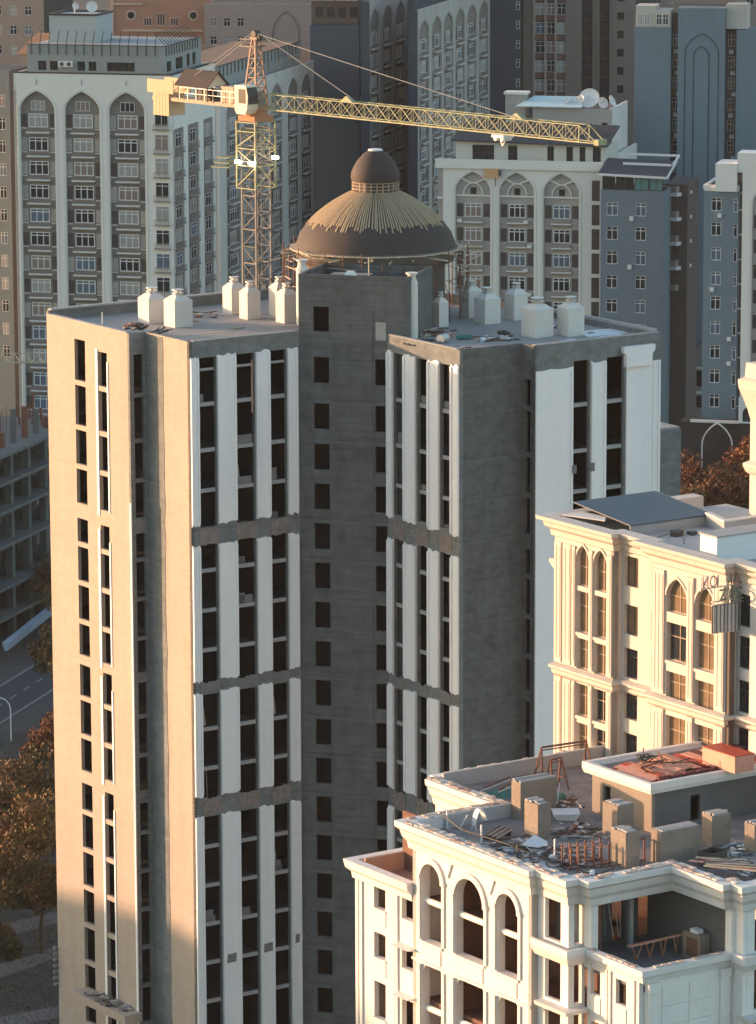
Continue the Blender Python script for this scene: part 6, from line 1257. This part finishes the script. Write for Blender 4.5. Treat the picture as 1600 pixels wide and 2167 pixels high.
# red tin sheets stacked on the penthouse roof
o = onK(16.6, -7.3, 46.43, 'tin_sheets', 'red and rose roofing sheets stacked on the penthouse roof', 'roofing')
R_ = random.Random(31)
for k in range(15):
    x0 = -2.6 + k * .55; m_ = R_.choice((RED, RED2, RED2, mat('dark maroon tin', (.13, .04, .04), var=.2)))
    p = MB().box(-.32, .32, -2.4 + R_.uniform(0, .8), 2.4 - R_.uniform(0, .8), 0, .06).build('sheet', m_, o, loc=(x0, R_.uniform(-.2, .2), .05 + .10 * (k % 3) + R_.uniform(0, .05))); p.rotation_euler = (R_.uniform(-.03, .03), R_.uniform(-.2, .05), R_.uniform(-.08, .08))
for k in range(7): MB().box(-2.2 + k * 1.1, -1.3 + k * 1.1, -2.9 + R_.uniform(0, .2), -2.5, 0, .35 + R_.uniform(0, .12)).build('folded_sheet', mat('dark maroon tin', (.13, .04, .04), var=.2), o)
sticks(o, 12, 1.6, 1.5, 3.0, [BRN, STEEL_D, RUST], .35, seed=33)
o = onK(16.0, -6.2, 46.9, 'cable_coil', 'black cable coil on the red roofing sheets', 'cable'); q = MB(); q.path([(cos(t * .55) * .5 + .02 * t, sin(t * .55) * .4, .1 + .25 * abs(sin(t * .4))) for t in range(26)], .05, 5); q.build('coil', STEEL_D, o); MB().beam((0, 0, -.1), (.1, 0, .9), .06).build('stake', STEEL_D, o)
o = onK(14.3, -8.2, 46.43, 'tin_offcut', 'pale rose tin panel at the left end of the penthouse roof', 'panel'); p = MB().box(-.6, 1.2, -1.6, 1.9, .2, .25).build('panel', RED2, o); p.rotation_euler = (0, -.12, .1); MB().box(-.5, 1.0, -1.0, 1.0, 0, .19).build('support', PLY, o)
o = onK(20.0, -10.2, 46.73, 'red_crate', 'large red topped crate at the right end of the penthouse roof', 'crate'); MB().box(-.7, .9, -1.6, 1.8, 0, 1.1).build('body', RED2, o); MB().box(-.72, .92, -1.62, 1.82, 1.102, 1.16).build('lid', RED, o)
o = onK(23.0, -8.0, 46.5, 'red_roof_stack', 'red sheets at the right edge behind the red topped crate', 'roofing')
for k in range(6): MB().box(-1.6, 2.5, -1.8 + k * .6, -1.25 + k * .6, .1 * k, .1 * k + .06).build('sheet', RED if k % 2 else RED2, o)
# terrace
o = onK(7.3, -19.6, 38.3, 'timber_truss', 'orange timber truss propped on the terrace', 'truss', -8)
MB().beam((-2.2, 0, 1.0), (2.2, 0, 1.35), .09).build('top_chord', RED2, o); MB().beam((-2.2, .5, .9), (2.2, .5, 1.2), .07).build('top_chord', RED2, o)
for k in range(5): MB().beam((-2.1 + k, 0, 1.0 + .08 * k), (-1.6 + k * .95, .3, 0), .07).build('strut', mat('orange timber', (.40, .20, .10), var=.2), o); MB().beam((-1.2 + k * .85, .2, 1.1 + .08 * k), (-1.6 + k * .95, .3, 0), .07).build('strut', mat('orange timber', (.40, .20, .10), var=.2), o)
o = onK(9.5, -21.0, 38.3, 'brick_pier', 'square block pier with brick patch on the terrace', 'pier', 0); MB().box(-.9, -.1 + .0, -.8, .9, 0, 1.7).build('pier', LM, o); MB().box(-.93, -.901, -.6, .5, .2, 1.4).build('brick_patch', BRK, o); MB().box(-.8, -.3, -.4, .3, 1.702, 1.95).build('bowl', SHEET, o)
o = onK(6.0, -22.6, 38.3, 'sack_pile', 'pale crumpled sacks at the foot of the terrace parapet', 'sacks'); heap(o, 14, .9, .4, [SHEET, PLY, SLAB], 'sack', 44, .2, .4)
o = onK(4.6, -17.4, 38.3, 'hanging_wires', 'dim wires and props in the back of the terrace', 'wires')
for k in range(7): MB().beam((-1.2 + k * .5, R_.uniform(0, 1.6), 4.2), (-1.2 + k * .5 + R_.uniform(-.4, .4), R_.uniform(0, 1.6), R_.uniform(.2, 2.2)), .04).build('wire', SLAB, o)
# --- on the background roofs
def onM(x, y, z, name, label, cat, deg=0.0):
    a = radians(-13.7); return thing(name, label, cat, (30.3 + x * cos(a) - y * sin(a), 566 + x * sin(a) + y * cos(a), z), -13.7 + deg)
DSH = mat('white dish', (.70, .66, .64), var=.05)
for i, (x, r, tl, lab) in enumerate(((-7.2, .85, .5, 'leftmost satellite dish on the grey roof block'), (-5.6, .95, .9, 'second satellite dish from the left on the grey roof block'), (-4.6, 1.45, .2, 'largest satellite dish in the middle of the grey roof block'), (-3.0, .8, 1.2, 'satellite dish right of the largest one'), (-1.9, .95, .6, 'rightmost satellite dish at the corner of the grey roof block'))):
    o = onM(x, 13 + i * .3, 60.2, 'satellite_dish', lab, 'satellite dish', 35 * (i - 2)); o['group'] = 'dishes on the grey roof block'
    q = MB().lathe((0, 0), [(0, 0), (r * .4, .05), (r * .75, .2), (r, .4)], 18); p = q.build('reflector', DSH, o, loc=(0, -.1, r * .9)); p.rotation_euler = (1.0 + .15 * tl, .25 * (i - 2), 0); MB().beam((0, 0, -.2), (0, 0, r * .95), .12).build('post', GALV, o); p = MB().beam((0, 0, 0), (0, -.15, 1.0), .05).build('feed_arm', GALV, o, loc=(0, -.1, r * .9)); p.rotation_euler.x = .9
o = onM(-15.2, -.6, 52.7, 'orange_lamp_board', 'small orange lit board on a bracket between two arches', 'sign'); MB().box(-1.0, 1.0, -.2, 0, -.6, .6).build('board', mat('orange board', (.55, .33, .16), var=.15), o); MB().beam((.6, -.1, -.6), (.4, .6, -1.8), .1).build('bracket', STEEL_D, o); MB().box(1.002, 1.3, -.25, .05, -.3, .5).build('lamp_box', STEEL_D, o)
a = radians(-14)
for i, (x, y, z, r, lab) in enumerate(((-14.0, 9.0, 73.2, .8, 'white satellite dish on the lift housing of the left block'), (-16.6, 9.5, 73.2, .5, 'small antenna dish on the lift housing of the left block'))):
    o = thing('roof_dish', lab, 'satellite dish', (-27.37 + x * cos(a) - y * sin(a), 570 + x * sin(a) + y * cos(a), z), 20 * i); p = MB().lathe((0, 0), [(0, 0), (r * .6, .1), (r, .35)], 16).build('reflector', DSH, o, loc=(0, 0, .9)); p.rotation_euler = (1.2, .3, 0); MB().beam((0, 0, 0), (0, 0, .95), .12).build('post', GALV, o)
o = thing('roof_fan_unit', 'white twin fan air unit on the penthouse wall of left block', 'air unit', (-27.37 + -16.0 * cos(a) - 1.3 * sin(a), 570 - 16.0 * sin(a) * 1 + 1.3 * cos(a), 66.9), -14); 
o.location = (-27.37 + (-15.3) * cos(a) - 1.5 * sin(a), 570 + (-15.3) * sin(a) + 1.5 * cos(a), 67.0)
MB().box(-1.0, 1.0, -.5, 0, -.4, .4).build('casing', PVC, o)
for x_ in (-.5, .5): MB().cyl((x_, -.501, 0), (x_, -.53, 0), .28, 14).build('fan', STEEL_D, o)
